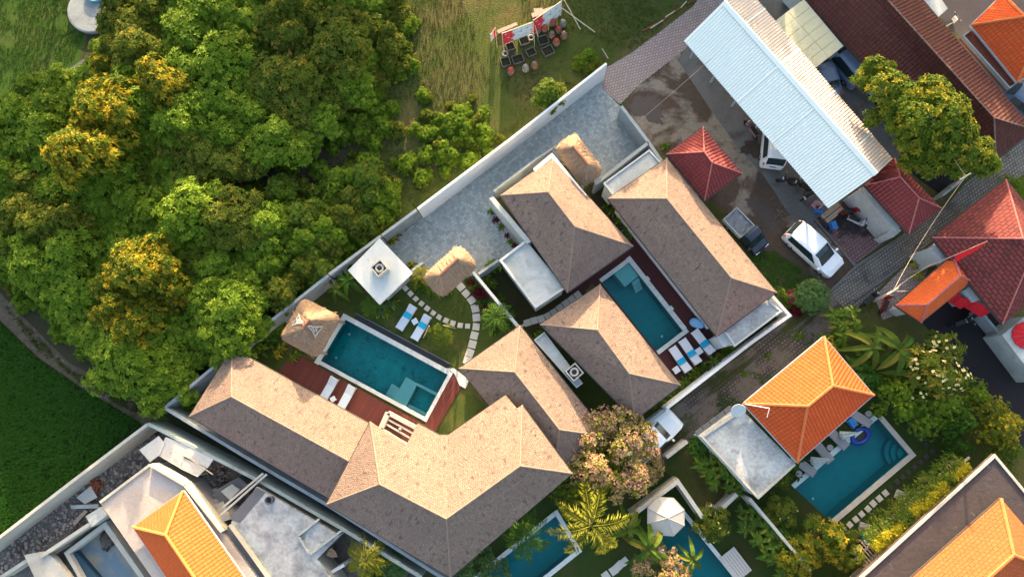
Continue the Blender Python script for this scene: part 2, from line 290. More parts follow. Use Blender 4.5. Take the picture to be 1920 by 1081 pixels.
# ------------------------------------------------------------------ mesh and object helpers
class MB:
    def __init__(s): s.v = []; s.f = []; s.uv = []; s.a = []; s.rnd = []
    def add(s, vs, fs):
        o = len(s.v); s.v += [tuple(x) for x in vs]; s.f += [tuple(i + o for i in q) for q in fs]; return s
    def prism(s, poly, z0, z1):
        p = [(q[0], q[1]) for q in poly]; n = len(p)
        if sum(p[i][0] * p[(i + 1) % n][1] - p[(i + 1) % n][0] * p[i][1] for i in range(n)) < 0: p.reverse()
        tri = tessellate_polygon([[Vector((x, y, 0)) for x, y in p]])
        fs = []
        for a, b, c in tri:
            nz = (p[b][0] - p[a][0]) * (p[c][1] - p[a][1]) - (p[b][1] - p[a][1]) * (p[c][0] - p[a][0])
            if nz < 0: b, c = c, b
            fs.append((n + a, n + b, n + c)); fs.append((c, b, a))
        fs += [(i, (i + 1) % n, n + (i + 1) % n, n + i) for i in range(n)]
        return s.add([(x, y, z0) for x, y in p] + [(x, y, z1) for x, y in p], fs)
    def box(s, c, h, rz=0.0, m=None):
        cs, sn = math.cos(rz), math.sin(rz); vs = []
        for dz in (-1, 1):
            for dx, dy in ((-1, -1), (1, -1), (1, 1), (-1, 1)):
                x, y = dx * h[0], dy * h[1]; p = Vector((c[0] + x * cs - y * sn, c[1] + x * sn + y * cs, c[2] + dz * h[2]))
                vs.append(m @ p if m else p)
        return s.add(vs, [(3, 2, 1, 0), (4, 5, 6, 7), (0, 1, 5, 4), (1, 2, 6, 5), (2, 3, 7, 6), (3, 0, 4, 7)])
    def bar(s, a, b, w, z0, z1, ext=0.0):
        a = Vector((a[0], a[1])); b = Vector((b[0], b[1])); d = (b - a).normalized(); n = Vector((-d.y, d.x)) * (w / 2); a = a - d * ext; b = b + d * ext
        return s.prism([a - n, b - n, b + n, a + n], z0, z1)
    def tube(s, pts, r, n=6, r1=None, cap=True):
        pts = [Vector(p) for p in pts]; o = len(s.v); N = len(pts)
        for i, p in enumerate(pts):
            d = (pts[min(i + 1, N - 1)] - pts[max(i - 1, 0)]).normalized()
            x = d.orthogonal().normalized() if abs(d.z) > .9 else d.cross(Vector((0, 0, 1))).normalized()
            y = d.cross(x); rr = r if r1 is None else r + (r1 - r) * i / max(1, N - 1)
            for k in range(n):
                t = 2 * math.pi * k / n; s.v.append(tuple(p + (x * math.cos(t) + y * math.sin(t)) * rr))
        for i in range(N - 1):
            for k in range(n): s.f.append((o + i * n + k, o + i * n + (k + 1) % n, o + (i + 1) * n + (k + 1) % n, o + (i + 1) * n + k))
        if cap: s.f.append(tuple(o + k for k in reversed(range(n)))); s.f.append(tuple(o + (N - 1) * n + k for k in range(n)))
        return s
    def lathe(s, prof, c=(0, 0, 0), n=16):
        o = len(s.v)
        for r, z in prof:
            for k in range(n):
                t = 2 * math.pi * k / n; s.v.append((c[0] + r * math.cos(t), c[1] + r * math.sin(t), c[2] + z))
        for i in range(len(prof) - 1):
            for k in range(n): s.f.append((o + i * n + k, o + i * n + (k + 1) % n, o + (i + 1) * n + (k + 1) % n, o + (i + 1) * n + k))
        s.f.append(tuple(o + k for k in reversed(range(n)))); s.f.append(tuple(o + (len(prof) - 1) * n + k for k in range(n)))
        return s
    def torus(s, c, R, r, axis='z', n=20, m=8, sx=1.0, rz=0.0):
        o = len(s.v)
        for i in range(n):
            t = 2 * math.pi * i / n
            for j in range(m):
                q = 2 * math.pi * j / m; a = (R + r * math.cos(q)) * math.cos(t) * sx; b = (R + r * math.cos(q)) * math.sin(t); h = r * math.sin(q)
                if axis == 'y': p = (a, h, b)
                else: p = (a * math.cos(rz) - b * math.sin(rz), a * math.sin(rz) + b * math.cos(rz), h)
                s.v.append((c[0] + p[0], c[1] + p[1], c[2] + p[2]))
        for i in range(n):
            for j in range(m): s.f.append((o + i * m + j, o + ((i + 1) % n) * m + j, o + ((i + 1) % n) * m + (j + 1) % m, o + i * m + (j + 1) % m))
        return s
    def mesh(s, name, mat, off=None, smooth=False):
        me = bpy.data.meshes.new(name)
        vs = s.v if off is None else [(x - off[0], y - off[1], z - off[2]) for x, y, z in s.v]
        me.from_pydata(vs, [], s.f)
        if mat: me.materials.append(mat)
        if s.uv:
            ul = me.uv_layers.new(name='UVMap'); ul.data.foreach_set('uv', [c for face in s.uv for p in face for c in p])
        if s.rnd:
            at = me.attributes.new('rnd', 'FLOAT', 'FACE'); at.data.foreach_set('value', s.rnd)
        if smooth: me.polygons.foreach_set('use_smooth', [True] * len(me.polygons))
        me.update(); return me
    def build(s, name, mat, parent=None, local=False, smooth=False, base=None):
        if parent is not None and not local: off = wloc(parent)
        elif parent is None and base is not None: off = base
        else: off = None
        o = bpy.data.objects.new(name, s.mesh(name, mat, off, smooth)); COL.objects.link(o)
        if parent is not None: o.parent = parent
        elif base is not None: o.location = base
        return o
def wloc(o):
    p = Vector((0, 0, 0))
    while o is not None: p = p + o.location; o = o.parent
    return p
def tag(o, label=None, cat=None, group=None, kind=None):
    if label: o['label'] = label
    if cat: o['category'] = cat
    if group: o['group'] = group
    if kind: o['kind'] = kind
    return o
def thing(name, label, cat, loc=(0, 0, 0), rz=0.0, group=None, sc=None):
    o = bpy.data.objects.new(name, None); COL.objects.link(o); o.empty_display_size = .3
    o.location = loc; o.rotation_euler = (0, 0, rz)
    if sc: o.scale = (sc,) * 3
    return tag(o, label, cat, group)
def dup(src, loc, rz=0.0, label=None, group=None, sc=None):
    def rec(o, par):
        c = o.copy(); COL.objects.link(c); c.parent = par
        for ch in list(o.children): rec(ch, c)
        return c
    r = rec(src, None); r.location = loc; r.rotation_euler = (0, 0, rz)
    if sc: r.scale = (sc,) * 3
    if label: r['label'] = label
    if group: r['group'] = group
    return r
def centre(pts):
    c = Vector((0, 0, 0))
    for p in pts: c += Vector((p[0], p[1], 0))
    return c / len(pts)
def inside(p, poly):
    x, y = p[0], p[1]; r = False; n = len(poly)
    for i in range(n):
        a, b = poly[i], poly[i - 1]
        if (a[1] > y) != (b[1] > y) and x < (b[0] - a[0]) * (y - a[1]) / (b[1] - a[1]) + a[0]: r = not r
    return r
def inset(poly, d):
    """move every edge of a polygon inwards by d (negative: outwards)"""
    p = [Vector((q[0], q[1])) for q in poly]; n = len(p)
    if sum(p[i].x * p[(i + 1) % n].y - p[(i + 1) % n].x * p[i].y for i in range(n)) < 0: d = -d
    out = []
    for i in range(n):
        a, b, c = p[i - 1], p[i], p[(i + 1) % n]; e1 = (b - a).normalized(); e2 = (c - b).normalized()
        n1 = Vector((-e1.y, e1.x)); n2 = Vector((-e2.y, e2.x)); m = n1 + n2
        m = m / max(.25, m.dot(n1)) if m.length > 1e-6 else n1
        out.append(b + m * d)
    return out
HOLES = []
def sheet(name, poly, z, mat, kind='structure', holes=True):
    """a level sheet with openings where pools are sunk into it"""
    outer = [Vector((q[0], q[1], 0)) for q in poly]; loops = [outer]
    if holes:
        for h in HOLES:
            if all(inside(q, outer) for q in h): loops.append([Vector((q[0], q[1], 0)) for q in h])
    flat = [p for L in loops for p in L]; fs = []
    for a, b, c in tessellate_polygon(loops):
        A, B, C = flat[a], flat[b], flat[c]
        if (B - A).cross(C - A).z < 0: b, c = c, b
        fs.append((a, b, c))
    o = MB().add([(p.x, p.y, z) for p in flat], fs).build(name, mat)
    return tag(o, kind=kind)
def wall(name, label, pts, w, h, mat, cat='wall', z0=0.0, cap=None, group=None, parent=None):
    """a run of walling through survey points; every leg is a solid of its own, butted at the corners"""
    q = [Vector((p[0], p[1])) for p in pts]; m = MB(); cp = MB(); n = len(q)
    L, R = [], []
    for i in range(n):
        if i == 0: d = (q[1] - q[0]).normalized(); nn = Vector((-d.y, d.x))
        elif i == n - 1: d = (q[-1] - q[-2]).normalized(); nn = Vector((-d.y, d.x))
        else:
            d1 = (q[i] - q[i - 1]).normalized(); d2 = (q[i + 1] - q[i]).normalized(); n1 = Vector((-d1.y, d1.x)); n2 = Vector((-d2.y, d2.x))
            nn = n1 + n2; nn = nn / max(.3, nn.dot(n1))
        L.append(q[i] + nn * w / 2); R.append(q[i] - nn * w / 2)
    m.prism(L + R[::-1], z0, h)
    base = (q[0].x, q[0].y, z0)
    if cap is None:
        o = m.build(name, mat, parent, base=base)
        return tag(o, label, cat, group) if parent is None else o
    t = thing(name, label, cat, base, group=group); m.build('wall_body', mat, t)
    L2 = [q[i] + (L[i] - q[i]) * 1.25 for i in range(n)]; R2 = [q[i] + (R[i] - q[i]) * 1.25 for i in range(n)]
    cp.prism(L2 + R2[::-1], h, h + .06); cp.build('wall_coping', cap, t); return t
def on_plane(u, v, a, b, c):
    """level at which the survey ray u, v meets the plane through three points"""
    n = (b - a).cross(c - a); d = P(u, v, 0) - CAMP; t = n.dot(a - CAMP) / n.dot(d); return (CAMP + d * t).z
def hip_faces(): return [(0, 1, 4), (1, 2, 5, 4), (2, 3, 5), (3, 0, 4, 5)]
def roof_mesh(verts, faces, boundary, thick, soffit=True):
    m = MB(); m.v = [tuple(v) for v in verts]
    for f in faces:
        p = [Vector(verts[i]) for i in f]; nn = Vector((0, 0, 0))
        for i in range(1, len(p) - 1): nn += (p[i] - p[0]).cross(p[i + 1] - p[0])
        if nn.z < 0: f = tuple(reversed(f)); p.reverse(); nn = -nn
        nn.normalize(); h = Vector((0, 0, 1)).cross(nn); h = h.normalized() if h.length > 1e-4 else Vector((1, 0, 0)); w = nn.cross(h)
        m.f.append(tuple(f)); m.uv.append([(q.dot(h) + 40, q.dot(w) + 40) for q in p])
    lo = len(m.v); m.v += [(verts[i][0], verts[i][1], verts[i][2] - thick) for i in boundary]; n = len(boundary)
    for i in range(n):
        j = (i + 1) % n; m.f.append((boundary[i], lo + i, lo + j, boundary[j])); m.uv.append([(0, 0), (0, .1), (.3, .1), (.3, 0)])
    for q in () if not soffit else tessellate_polygon([[Vector((verts[i][0], verts[i][1], 0)) for i in boundary]]): m.f.append(tuple(lo + i for i in q)); m.uv.append([(0, 0), (.1, 0), (0, .1)])
    return m
def house(name, label, cat, ev, ze, rg, zr, mats, faces=None, caps=None, cap_r=.055, thick=.16, wall_in=.55, wallmat=None, walls=True, capseg=None, zlist=None, boundary=None, fascia=True, wpoly=None, curl=False):
    """a building under a pitched roof: survey points of eaves (ev, level ze) and of the ridge (rg, level zr)"""
    n = len(ev); zl = zlist or [ze] * n
    V = [P(u, v, z) for (u, v), z in zip(ev, zl)] + [P(u, v, zr) for u, v in rg]
    faces = faces or hip_faces(); boundary = boundary or list(range(n))
    c = centre(V[:n]); t = thing(name, label, cat, (c.x, c.y, 0))
    rf = roof_mesh(V, faces, boundary, thick, max(zl) - min(zl) < .7).build('roof', mats[0], t)
    caps = caps if caps is not None else [(n, n + 1), (0, n), (1, n), (2, n + 1), (3, n + 1)]
    if caps:
        m = MB()
        for a, b in caps:
            A, B = Vector(V[a]), Vector(V[b]); d = B - A
            if capseg:
                k = max(2, int(d.length / capseg))
                for i in range(k):
                    p, q = A + d * (i / k), A + d * ((i + 1.12) / k); m.tube([p + Vector((0, 0, .03)), q + Vector((0, 0, .045))], cap_r, 6, cap_r * .78)
            else: m.tube([A + Vector((0, 0, .005)), B + Vector((0, 0, .005))], cap_r, 6)
        m.build('ridge_cap', mats[1], rf)
    if fascia:
        E = [V[i] for i in boundary]; nb = len(E)
        for i in range(nb):
            a, b = E[i], E[(i + 1) % nb]
            if abs(a.z - b.z) > .05: continue
            d = (b - a).normalized(); nn = Vector((-d.y, d.x, 0)); s = 1 if (c - a).dot(nn) < 0 else -1
            o = nn * s * .03
            MB().add([a + o * .1 - Vector((0, 0, thick + .02)), b + o * .1 - Vector((0, 0, thick + .02)), b + o * 1.6 - Vector((0, 0, thick + .02)), a + o * 1.6 - Vector((0, 0, thick + .02)),
                   a + o * .1 - Vector((0, 0, .03)), b + o * .1 - Vector((0, 0, .03)), b + o * 1.6 - Vector((0, 0, .03)), a + o * 1.6 - Vector((0, 0, .03))],
                  [(3, 2, 1, 0), (4, 5, 6, 7), (0, 1, 5, 4), (1, 2, 6, 5), (2, 3, 7, 6), (3, 0, 4, 7)]).build('fascia', mats[2], rf)
    if walls:
        w = inset(wpoly or [V[i] for i in boundary], wall_in)
        MB().prism(w, 0, min(zl) - thick - .01).build('wall', wallmat or M_WHITE, t)
    return t, V
def slab(parent, name, pts, z, mat, thick=.2, parapet=None, pw=.12, ph=.14, sides=None, walls=None, win=.1):
    """a flat roof with a low parapet, as parts of a building"""
    q = PP(pts, z); m = MB().prism(q, z - thick, z); m.build(name, mat, parent)
    if parapet:
        m = MB(); n = len(q); qi = inset(q, pw)
        for i in (sides if sides is not None else range(n)):
            j = (i + 1) % n; m.prism([q[i], q[j], qi[j], qi[i]], z + .002, z + ph)
        m.build('parapet', parapet, parent)
    if walls: MB().prism(inset(q, win), 0, z - thick - .01).build('wall', walls, parent)
    return q
# ------------------------------------------------------------------ pools: water outlines first, because the ground is cut open for them
POOLPX = dict(a=[(648, 599), (840, 702), (797, 781), (602, 676)], b=[(1179, 492), (1280, 620), (1230, 658), (1128, 530)],
              o=[(1646, 784), (1703, 851), (1556, 975), (1490, 915)], c=[(1042, 966), (1080, 1030), (915, 1163), (875, 1101)],
              d=[(1278, 962), (1420, 1138), (1365, 1182), (1223, 1006)])
for q in POOLPX.values(): HOLES.append(PP(q))
# ------------------------------------------------------------------ ground
sheet('ground', [(-900, -900), (900, -900), (900, 900), (-900, 900)], 0, M_MEADOW)
def gs(name, px, z, mat): return sheet(name, PP(px), z, mat)
gs('lawn', [(-160, -90), (200, -90), (170, 20), (150, 118), (90, 150), (0, 196), (-160, 260)], .008, M_LAWN)
gs('rice_paddy', [(-200, 560), (0, 600), (70, 668), (150, 722), (250, 778), (268, 800), (0, 1012), (-200, 1160)], .008, M_PADDY)
gs('paddy_bank', [(-60, 520), (0, 548), (40, 590), (130, 680), (240, 735), (300, 740), (310, 772), (270, 795), (240, 778), (150, 724), (70, 668), (0, 600), (-60, 560)], .014, M_BANK)
gs('thicket_floor', [(-160, 240), (0, 192), (150, 118), (200, -90), (760, -90), (745, 60), (700, 150), (610, 210), (590, 280), (640, 300), (740, 350), (715, 440), (620, 515), (440, 655), (310, 765), (240, 735), (130, 680), (40, 590), (0, 548), (-160, 500)], .004, M_SOIL)
gs('bare_path', [(385, 352), (440, 335), (510, 322), (575, 300), (620, 262), (665, 215), (720, 190), (740, 215), (690, 262), (640, 300), (590, 335), (520, 358), (450, 380), (400, 372)], .012, M_PATH)
gs('driveway', [(1135, 140), (1128, 165), (1163, 200), (1198, 278), (1120, 345), (1040, 300), (925, 372), (985, 462), (935, 492), (893, 515), (830, 530), (772, 512), (716, 452), (783, 398)], .020, M_DRIVE)
gs('upper_lane', [(1125, 165), (1163, 196), (1200, 158), (1285, 92), (1360, 5), (1420, -70), (1345, -60), (1300, 12), (1235, 62), (1180, 102), (1135, 128)], .016, M_LANE)
gs('mud_yard', [(1166, 200), (1200, 158), (1275, 100), (1570, 400), (1610, 498), (1560, 548), (1478, 575), (1360, 400), (1262, 305), (1210, 260)], .008, M_MUD)
gs('shed_floor', [(1270, 112), (1290, 85), (1365, 0), (1480, -60), (1700, 290), (1560, 405), (1508, 446), (1478, 398), (1432, 330), (1380, 272), (1335, 210)], .014, M_APRON)
gs('tiled_court', [(1524, 414), (1560, 390), (1640, 330), (1700, 425), (1600, 496)], .020, M_COURT)
gs('paved_street', [(1556, 546), (1600, 500), (1700, 436), (1775, 385), (1815, 338), (1870, 300), (2020, 180), (2060, 240), (1890, 345), (1830, 378), (1752, 448), (1685, 505), (1610, 575), (1580, 575)], .018, M_STREET)
gs('upper_alley', [(1700, -60), (1760, 30), (1805, 80), (1895, 190), (1960, 260), (2040, 190), (1900, -60)], .012, M_ASPH)
gs('back_yard', [(1440, 40), (1530, -20), (1760, 240), (1800, 335), (1770, 370), (1660, 290)], .010, M_BLACKT)
gs('grassy_track', [(1556, 546), (1580, 575), (1612, 578), (1545, 634), (1395, 752), (1312, 815), (1236, 868), (1170, 830), (1250, 772), (1480, 596), (1520, 560)], .016, M_TRACK)
gs('dark_parking', [(1690, 560), (1830, 520), (1890, 610), (2040, 760), (2020, 900), (1850, 800), (1760, 640)], .010, M_BLACKT)
gs('brick_forecourt', [(1640, 555), (1690, 505), (1752, 470), (1720, 560), (1680, 590), (1655, 600)], .012, M_LANE)
gs('pool_garden', [(545, 575), (655, 505), (716, 565), (772, 512), (830, 535), (893, 510), (978, 612), (862, 694), (850, 690), (838, 690), (662, 594), (640, 580), (520, 660), (560, 668), (520, 700), (470, 670)], .010, M_GLAWN)
gs('small_lawn', [(868, 712), (880, 730), (912, 765), (845, 815), (815, 812), (855, 735)], .010, M_GLAWN)
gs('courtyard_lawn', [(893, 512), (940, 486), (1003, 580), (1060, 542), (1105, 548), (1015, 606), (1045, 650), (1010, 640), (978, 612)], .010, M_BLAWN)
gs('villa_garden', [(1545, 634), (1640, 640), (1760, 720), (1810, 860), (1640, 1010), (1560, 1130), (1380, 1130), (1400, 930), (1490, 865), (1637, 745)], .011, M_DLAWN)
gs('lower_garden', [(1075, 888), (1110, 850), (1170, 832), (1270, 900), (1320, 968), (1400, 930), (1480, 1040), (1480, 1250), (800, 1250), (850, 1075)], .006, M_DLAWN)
gs('wall_gap', [(290, 770), (310, 762), (612, 935), (860, 1080), (830, 1120), (640, 1000), (490, 900)], .008, M_SOIL)
gs('passage_floor', [(1105, 345), (1140, 372), (1200, 460), (1250, 530), (1230, 545), (1180, 470), (1090, 365)], .006, M_SOIL)
gs('building_site', [(-200, 1150), (0, 1012), (276, 795), (470, 888), (660, 1005), (900, 1145), (900, 1300), (-200, 1300)], .012, M_RUBBLE)
DECKZ = .07
gs('pool_deck', [(557, 660), (602, 690), (796, 795), (852, 694), (872, 712), (815, 812), (770, 850), (690, 810), (520, 698)], DECKZ, M_DECK)
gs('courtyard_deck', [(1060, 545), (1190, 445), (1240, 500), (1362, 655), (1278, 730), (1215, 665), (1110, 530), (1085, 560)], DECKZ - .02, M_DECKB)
gs('deck_step', [(838, 690), (852, 690), (880, 712), (873, 728), (862, 722), (852, 700)], .10, M_COPE)
# damp stains in the yard
def blob(u, v, r, sx, rot, seed, z, mat, name='damp_patch'):
    g = random.Random(seed); c = P(u, v); pts = []
    for i in range(22):
        t = 2 * math.pi * i / 22; q = r * (1 + .38 * math.sin(2 * t + g.random() * 6) * g.random() + .22 * (g.random() - .5))
        x, y = q * math.cos(t) * sx, q * math.sin(t); pts.append((c.x + x * math.cos(rot) - y * math.sin(rot), c.y + x * math.sin(rot) + y * math.cos(rot)))
    return sheet(name, pts, z, mat, holes=False)
for i, (u, v, r, sx, rot) in enumerate([(1212, 196, .75, 1.5, .5), (1226, 216, .5, 1.6, -.9), (1196, 210, .35, 1.3, .2), (1413, 378, .45, 1.2, .3), (1434, 398, .5, 1.9, -.9), (1449, 420, .55, 1.6, -1.2), (1410, 278, .55, 1.5, .2), (1420, 288, .4, 1.2, 1)]):
    blob(u, v, r, sx, rot, i, .024 + i * .0005, M_PUD)
# kerbs along street and track
def kerb(a, b, label): tag(MB().bar(P(*a), P(*b), .16, 0, .13).build('kerb', M_APRON, base=P(*a)), label, 'kerb', 'concrete kerbs of the paved street')
kerb((1556, 546), (1604, 499), 'pale concrete kerb at the corner of the mud yard'); kerb((1604, 499), (1700, 437), 'long concrete kerb between tiled court and paved street')
kerb((1600, 562), (1682, 504), 'concrete kerb in front of the brick forecourt'); kerb((1527, 412), (1602, 498), 'concrete edge between mud yard and tiled court')

# ------------------------------------------------------------------ pools
def pool(key, name_label, depth, basin, water, cope, cw, sides, seg=.5, wz=-.07):
    q = [Vector((p.x, p.y, 0)) for p in PP(POOLPX[key])]; c = centre(q)
    t = thing('swimming_pool', name_label, 'swimming pool', c)
    m = MB(); n = 4; m.v = [(p.x, p.y, .0) for p in q] + [(p.x, p.y, -depth) for p in q]
    m.f = [(4, 5, 6, 7)[::1]] + [(i, 4 + i, 4 + (i + 1) % 4, (i + 1) % 4) for i in range(4)]; m.build('basin', basin, t)
    w = inset(q, .004); MB().add([(p.x, p.y, wz) for p in w], [(3, 2, 1, 0)]).build('water', water, t)
    first = None
    for i in sides:
        a, b = q[i], q[(i + 1) % 4]; d = b - a; L = d.length; d.normalize(); nn = Vector((-d.y, d.x, 0))
        if (c - a).dot(nn) > 0: nn = -nn
        wd = cw[i] if isinstance(cw, (list, tuple)) else cw
        e0 = wd if (i - 1) % 4 in sides else 0
        k = max(1, round((L + e0) / seg)); s = (L + e0) / k; rz = math.atan2(d.y, d.x)
        key2 = (round(s, 3), wd)
        me = MB().box((0, 0, 0), (s / 2 - .006, wd / 2 - .003, .055)).mesh('coping_stone', cope)
        for j in range(k):
            o = bpy.data.objects.new('coping_stone', me); COL.objects.link(o); o.parent = t
            p = a + d * (-e0 + s * (j + .5)) + nn * (wd / 2) - c
            o.location = (p.x, p.y, .055 + rnd.uniform(-.004, .004)); o.rotation_euler = (0, 0, rz)
    return t, q
pa, qa = pool('a', 'long turquoise pool with sunken square spa beside the red deck', 1.3, M_BASIN, M_WATER, M_COPE, [.34, .26, .26, .34], [0, 1, 2, 3])
def fl(parent, name, px, z0, z1, mat): return MB().prism(PP(px), z0, z1).build(name, mat, parent)
ch = inset(qa, -.36)
m = MB(); d = (qa[1] - qa[0]).normalized(); nn = (qa[0] - qa[3]).normalized()
A, B = qa[0] + nn * .36 + d * .5, qa[1] + nn * .36 - d * .2
m.prism([A, B, B + nn * .34, A + nn * .34], .012, .03); m.build('overflow_channel', M_BLACK, pa)
MB().prism([A + nn * .345 - d * .1, B + nn * .345, B + nn * .42, A + nn * .42 - d * .1], .0, .11).build('channel_edge', M_DARKG, pa)
fl(pa, 'shelf', Z4((595, 325), (700, 388), (592, 598), (475, 530)), -1.3, -.10, M_SHELF)
fl(pa, 'spa_wall', Z4((690, 376), (893, 478), (880, 503), (698, 408)), -1.3, -.101, M_SHELF)
for i, (s0, s1) in enumerate(((0, .36), (.36, .68), (.68, 1))):
    a0, b0 = Vector(Z4((445, 385))[0]), Vector(Z4((388, 486))[0]); a1, b1 = Vector(Z4((527, 428))[0]), Vector(Z4((473, 531))[0])
    fl(pa, 'step', [a0.lerp(a1, s0), a0.lerp(a1, s1), b0.lerp(b1, s1), b0.lerp(b1, s0)], -1.3, -.75 + .22 * i, M_SHELF)
fl(pa, 'spa_bench', Z4((608, 573), (786, 662), (770, 696), (593, 600)), -1.3, -.40, M_SHELF)
fl(pa, 'spa_floor', Z4((700, 411), (880, 505), (786, 661), (609, 572)), -1.3, -.85, M_BASIN)
pb, qb = pool('b', 'narrow blue courtyard pool beside the dark red deck', 1.3, M_BASIN2, M_WATERD, M_COPE, [.34, .30, .1, .30], [3, 0, 1])
fl(pb, 'shelf', Z5((328, 136), (405, 236), (300, 321), (214, 216)), -1.3, -.14, M_SHELF)
for i in range(3):
    a = Vector(Z5((408, 242))[0]); b = Vector(Z5((452, 318))[0]); c0 = Vector(Z5((355, 284))[0]); d0 = Vector(Z5((398, 358))[0])
    fl(pb, 'step', [a.lerp(b, i / 3), a.lerp(b, (i + 1) / 3), c0.lerp(d0, (i + 1) / 3), c0.lerp(d0, i / 3)], -1.3, -.35 - .25 * i, M_SHELF)
for u, v in Z5((470, 262), (655, 492)):
    p = P(u, v); MB().box((p.x, p.y, .07), (.16, .14, .075), math.radians(-52)).build('skimmer_lid', M_COPE, pb)
po, qo = pool('o', 'blue villa pool with pale stone edge below the orange roof', 1.3, M_BASIN2, M_WATERD, M_COPEW, [.34, .34, .3, .25], [0, 1], .62)
fl(po, 'shelf', [(1638, 778), (1646, 784), (1490, 915), (1483, 908)], -1.3, .05, M_SHELF)
for i, r in enumerate((1.15, .85, .55)):
    c0 = P(1703, 851); a0 = math.atan2((P(1646, 784) - c0).y, (P(1646, 784) - c0).x); a1 = math.atan2((P(1556, 975) - c0).y, (P(1556, 975) - c0).x)
    if a1 < a0: a1 += 2 * math.pi
    if a1 - a0 > math.pi: a0, a1 = a1, a0 + 2 * math.pi
    pts = [c0] + [c0 + Vector((math.cos(a0 + (a1 - a0) * k / 8), math.sin(a0 + (a1 - a0) * k / 8), 0)) * r for k in range(9)]
    MB().prism(pts, -1.3, -.85 + .25 * i).build('step', M_BASIN2, po)
pc, qc = pool('c', 'dark blue pool under palms below the big roof', 1.3, M_BASIN2, M_WATERD, M_COPE, .30, [0, 1, 3], .7)
pd, qd = pool('d', 'dark blue pool beside the octagonal beige parasol', 1.3, M_BASIN2, M_WATERD, M_COPE, .28, [0, 2, 3], .7)
lens = MB().lathe([(.055, -.01), (.06, .01), (.03, .03)], n=12).mesh('pool_lamp', M_LAMP)
for par, pts, z in ((pa, Z1((212, 795), (117, 966)), -.5), (pb, Z5((586, 708)), -.6), (po, [(1524, 934)], -.5)):
    for u, v in pts:
        o = bpy.data.objects.new('pool_lamp', lens); COL.objects.link(o); o.parent = par; o.location = P(u, v, -1.25) - wloc(par); o.scale = (1.6,) * 3

# ------------------------------------------------------------------ garden and plot walls
wall('garden_wall', 'long white wall along the grey driveway beside the meadow', [P(1137, 119, 2.3), P(960, 258, 2.3), P(783, 391, 2.3)], .16, 2.3, M_WHITE)
wall('garden_wall', 'grey rendered wall at the lower end of the driveway', [P(781, 393, 1.9), P(716, 441, 1.9)], .2, 1.9, M_GREYW)
wall('garden_wall', 'grey wall between the thicket and the white flat roof', [P(714, 442, 2.2), P(617, 514, 2.2)], .2, 2.2, M_GREYW)
wall('garden_wall', 'long grey wall between the thicket and the pool villa', [P(615, 516, 2.2), P(440, 655, 2.2), P(308, 764, 2.2), P(470, 862, 2.2), P(617, 948, 2.2), P(850, 1096, 2.2)], .2, 2.2, M_GREYW)
wall('garden_wall', 'grey wall between the mud yard and the wide driveway end', [P(1165, 199, 2.2), P(1213, 262, 2.2), P(1252, 318, 2.2)], .22, 2.2, M_GREYW)
wall('garden_wall', 'grey cross wall behind the thatched gate beside the flat roof', [P(1216, 267, 2.2), P(1116, 345, 2.2)], .22, 2.2, M_GREYW)
wall('garden_wall', 'short grey wall below the gate thatch', [P(1036, 278, 1.8), P(1003, 300, 1.8), P(925, 358, 1.8)], .14, 1.8, M_GREYW)
wall('garden_wall', 'grey dividing wall with pale coping between two villa gardens', [P(884, 506, 2.0), P(972, 612, 2.0)], .16, 2.0, M_GREYW, cap=M_GUT)
wall('garden_wall', 'grey wall from the driveway to the flat roofed annex', [P(897, 513, 1.9), P(935, 487, 1.9)], .16, 1.9, M_GREYW)
wall('garden_wall', 'short grey wall beside the lower thatched gate', [P(772, 507, 1.9), P(793, 492, 1.9)], .16, 1.9, M_GREYW)
wall('garden_wall', 'white topped wall between courtyard villas and the grassy track', [P(1440, 545, 1.9), P(1481, 591, 1.9), P(1405, 645, 1.9), P(1250, 765, 1.9)], .2, 1.9, M_WHITE)
wall('garden_wall', 'low grey end of the wall beside the grassy track', [P(1247, 768, 1.5), P(1196, 806, 1.5)], .2, 1.5, M_GREYW)
wall('garden_wall', 'pale concrete wall corner behind the octagonal parasol', [P(1185, 966, 1.8), P(1271, 902, 1.8), P(1318, 970, 1.8)], .26, 1.8, M_CONCW)
wall('garden_wall', 'pale wall beside the car under pink blossom', [P(1250, 857, 1.6), P(1289, 827, 1.6)], .22, 1.6, M_CONCW)
wall('garden_wall', 'pale low wall below the blotched flat roof', [P(1332, 955, 1.4), P(1352, 955, 1.4), P(1382, 926, 1.4)], .24, 1.4, M_CONCW)
wall('garden_wall', 'thin white wall running down beside the villa garden', [P(1406, 934, 1.9), P(1455, 992, 1.9), P(1520, 1070, 1.9)], .18, 1.9, M_CONCW)
wall('garden_wall', 'dark low wall curving along the bright lawn', [P(-40, 212, 1.0), P(0, 194, 1.0), P(100, 140, 1.0), P(108, 146, 1.0), P(165, 108, 1.0), P(196, 92, 1.0)], .22, 1.0, M_DARKG)
wall('garden_wall', 'grey low wall beside the brown tiled roof corner', [P(1768, 366, 1.6), P(1808, 334, 1.6)], .16, 1.6, M_GREYW)
wall('garden_wall', 'dark low wall beside the parking ground', [P(1838, 582, 1.2), P(1876, 626, 1.2)], .16, 1.2, M_GREYW)
wall('site_wall', 'rough concrete wall between building site and rice field', [P(-60, 1052, 2.3), P(140, 898, 2.3), P(276, 795, 2.3)], .2, 2.3, M_CONCW)
wall('site_wall', 'mossy wall between building site and the shingle villa', [P(277, 794, 2.3), P(452, 884, 2.3), P(494, 906, 2.3), P(640, 990, 2.3), P(790, 1082, 2.3)], .2, 2.3, M_MOSSW)

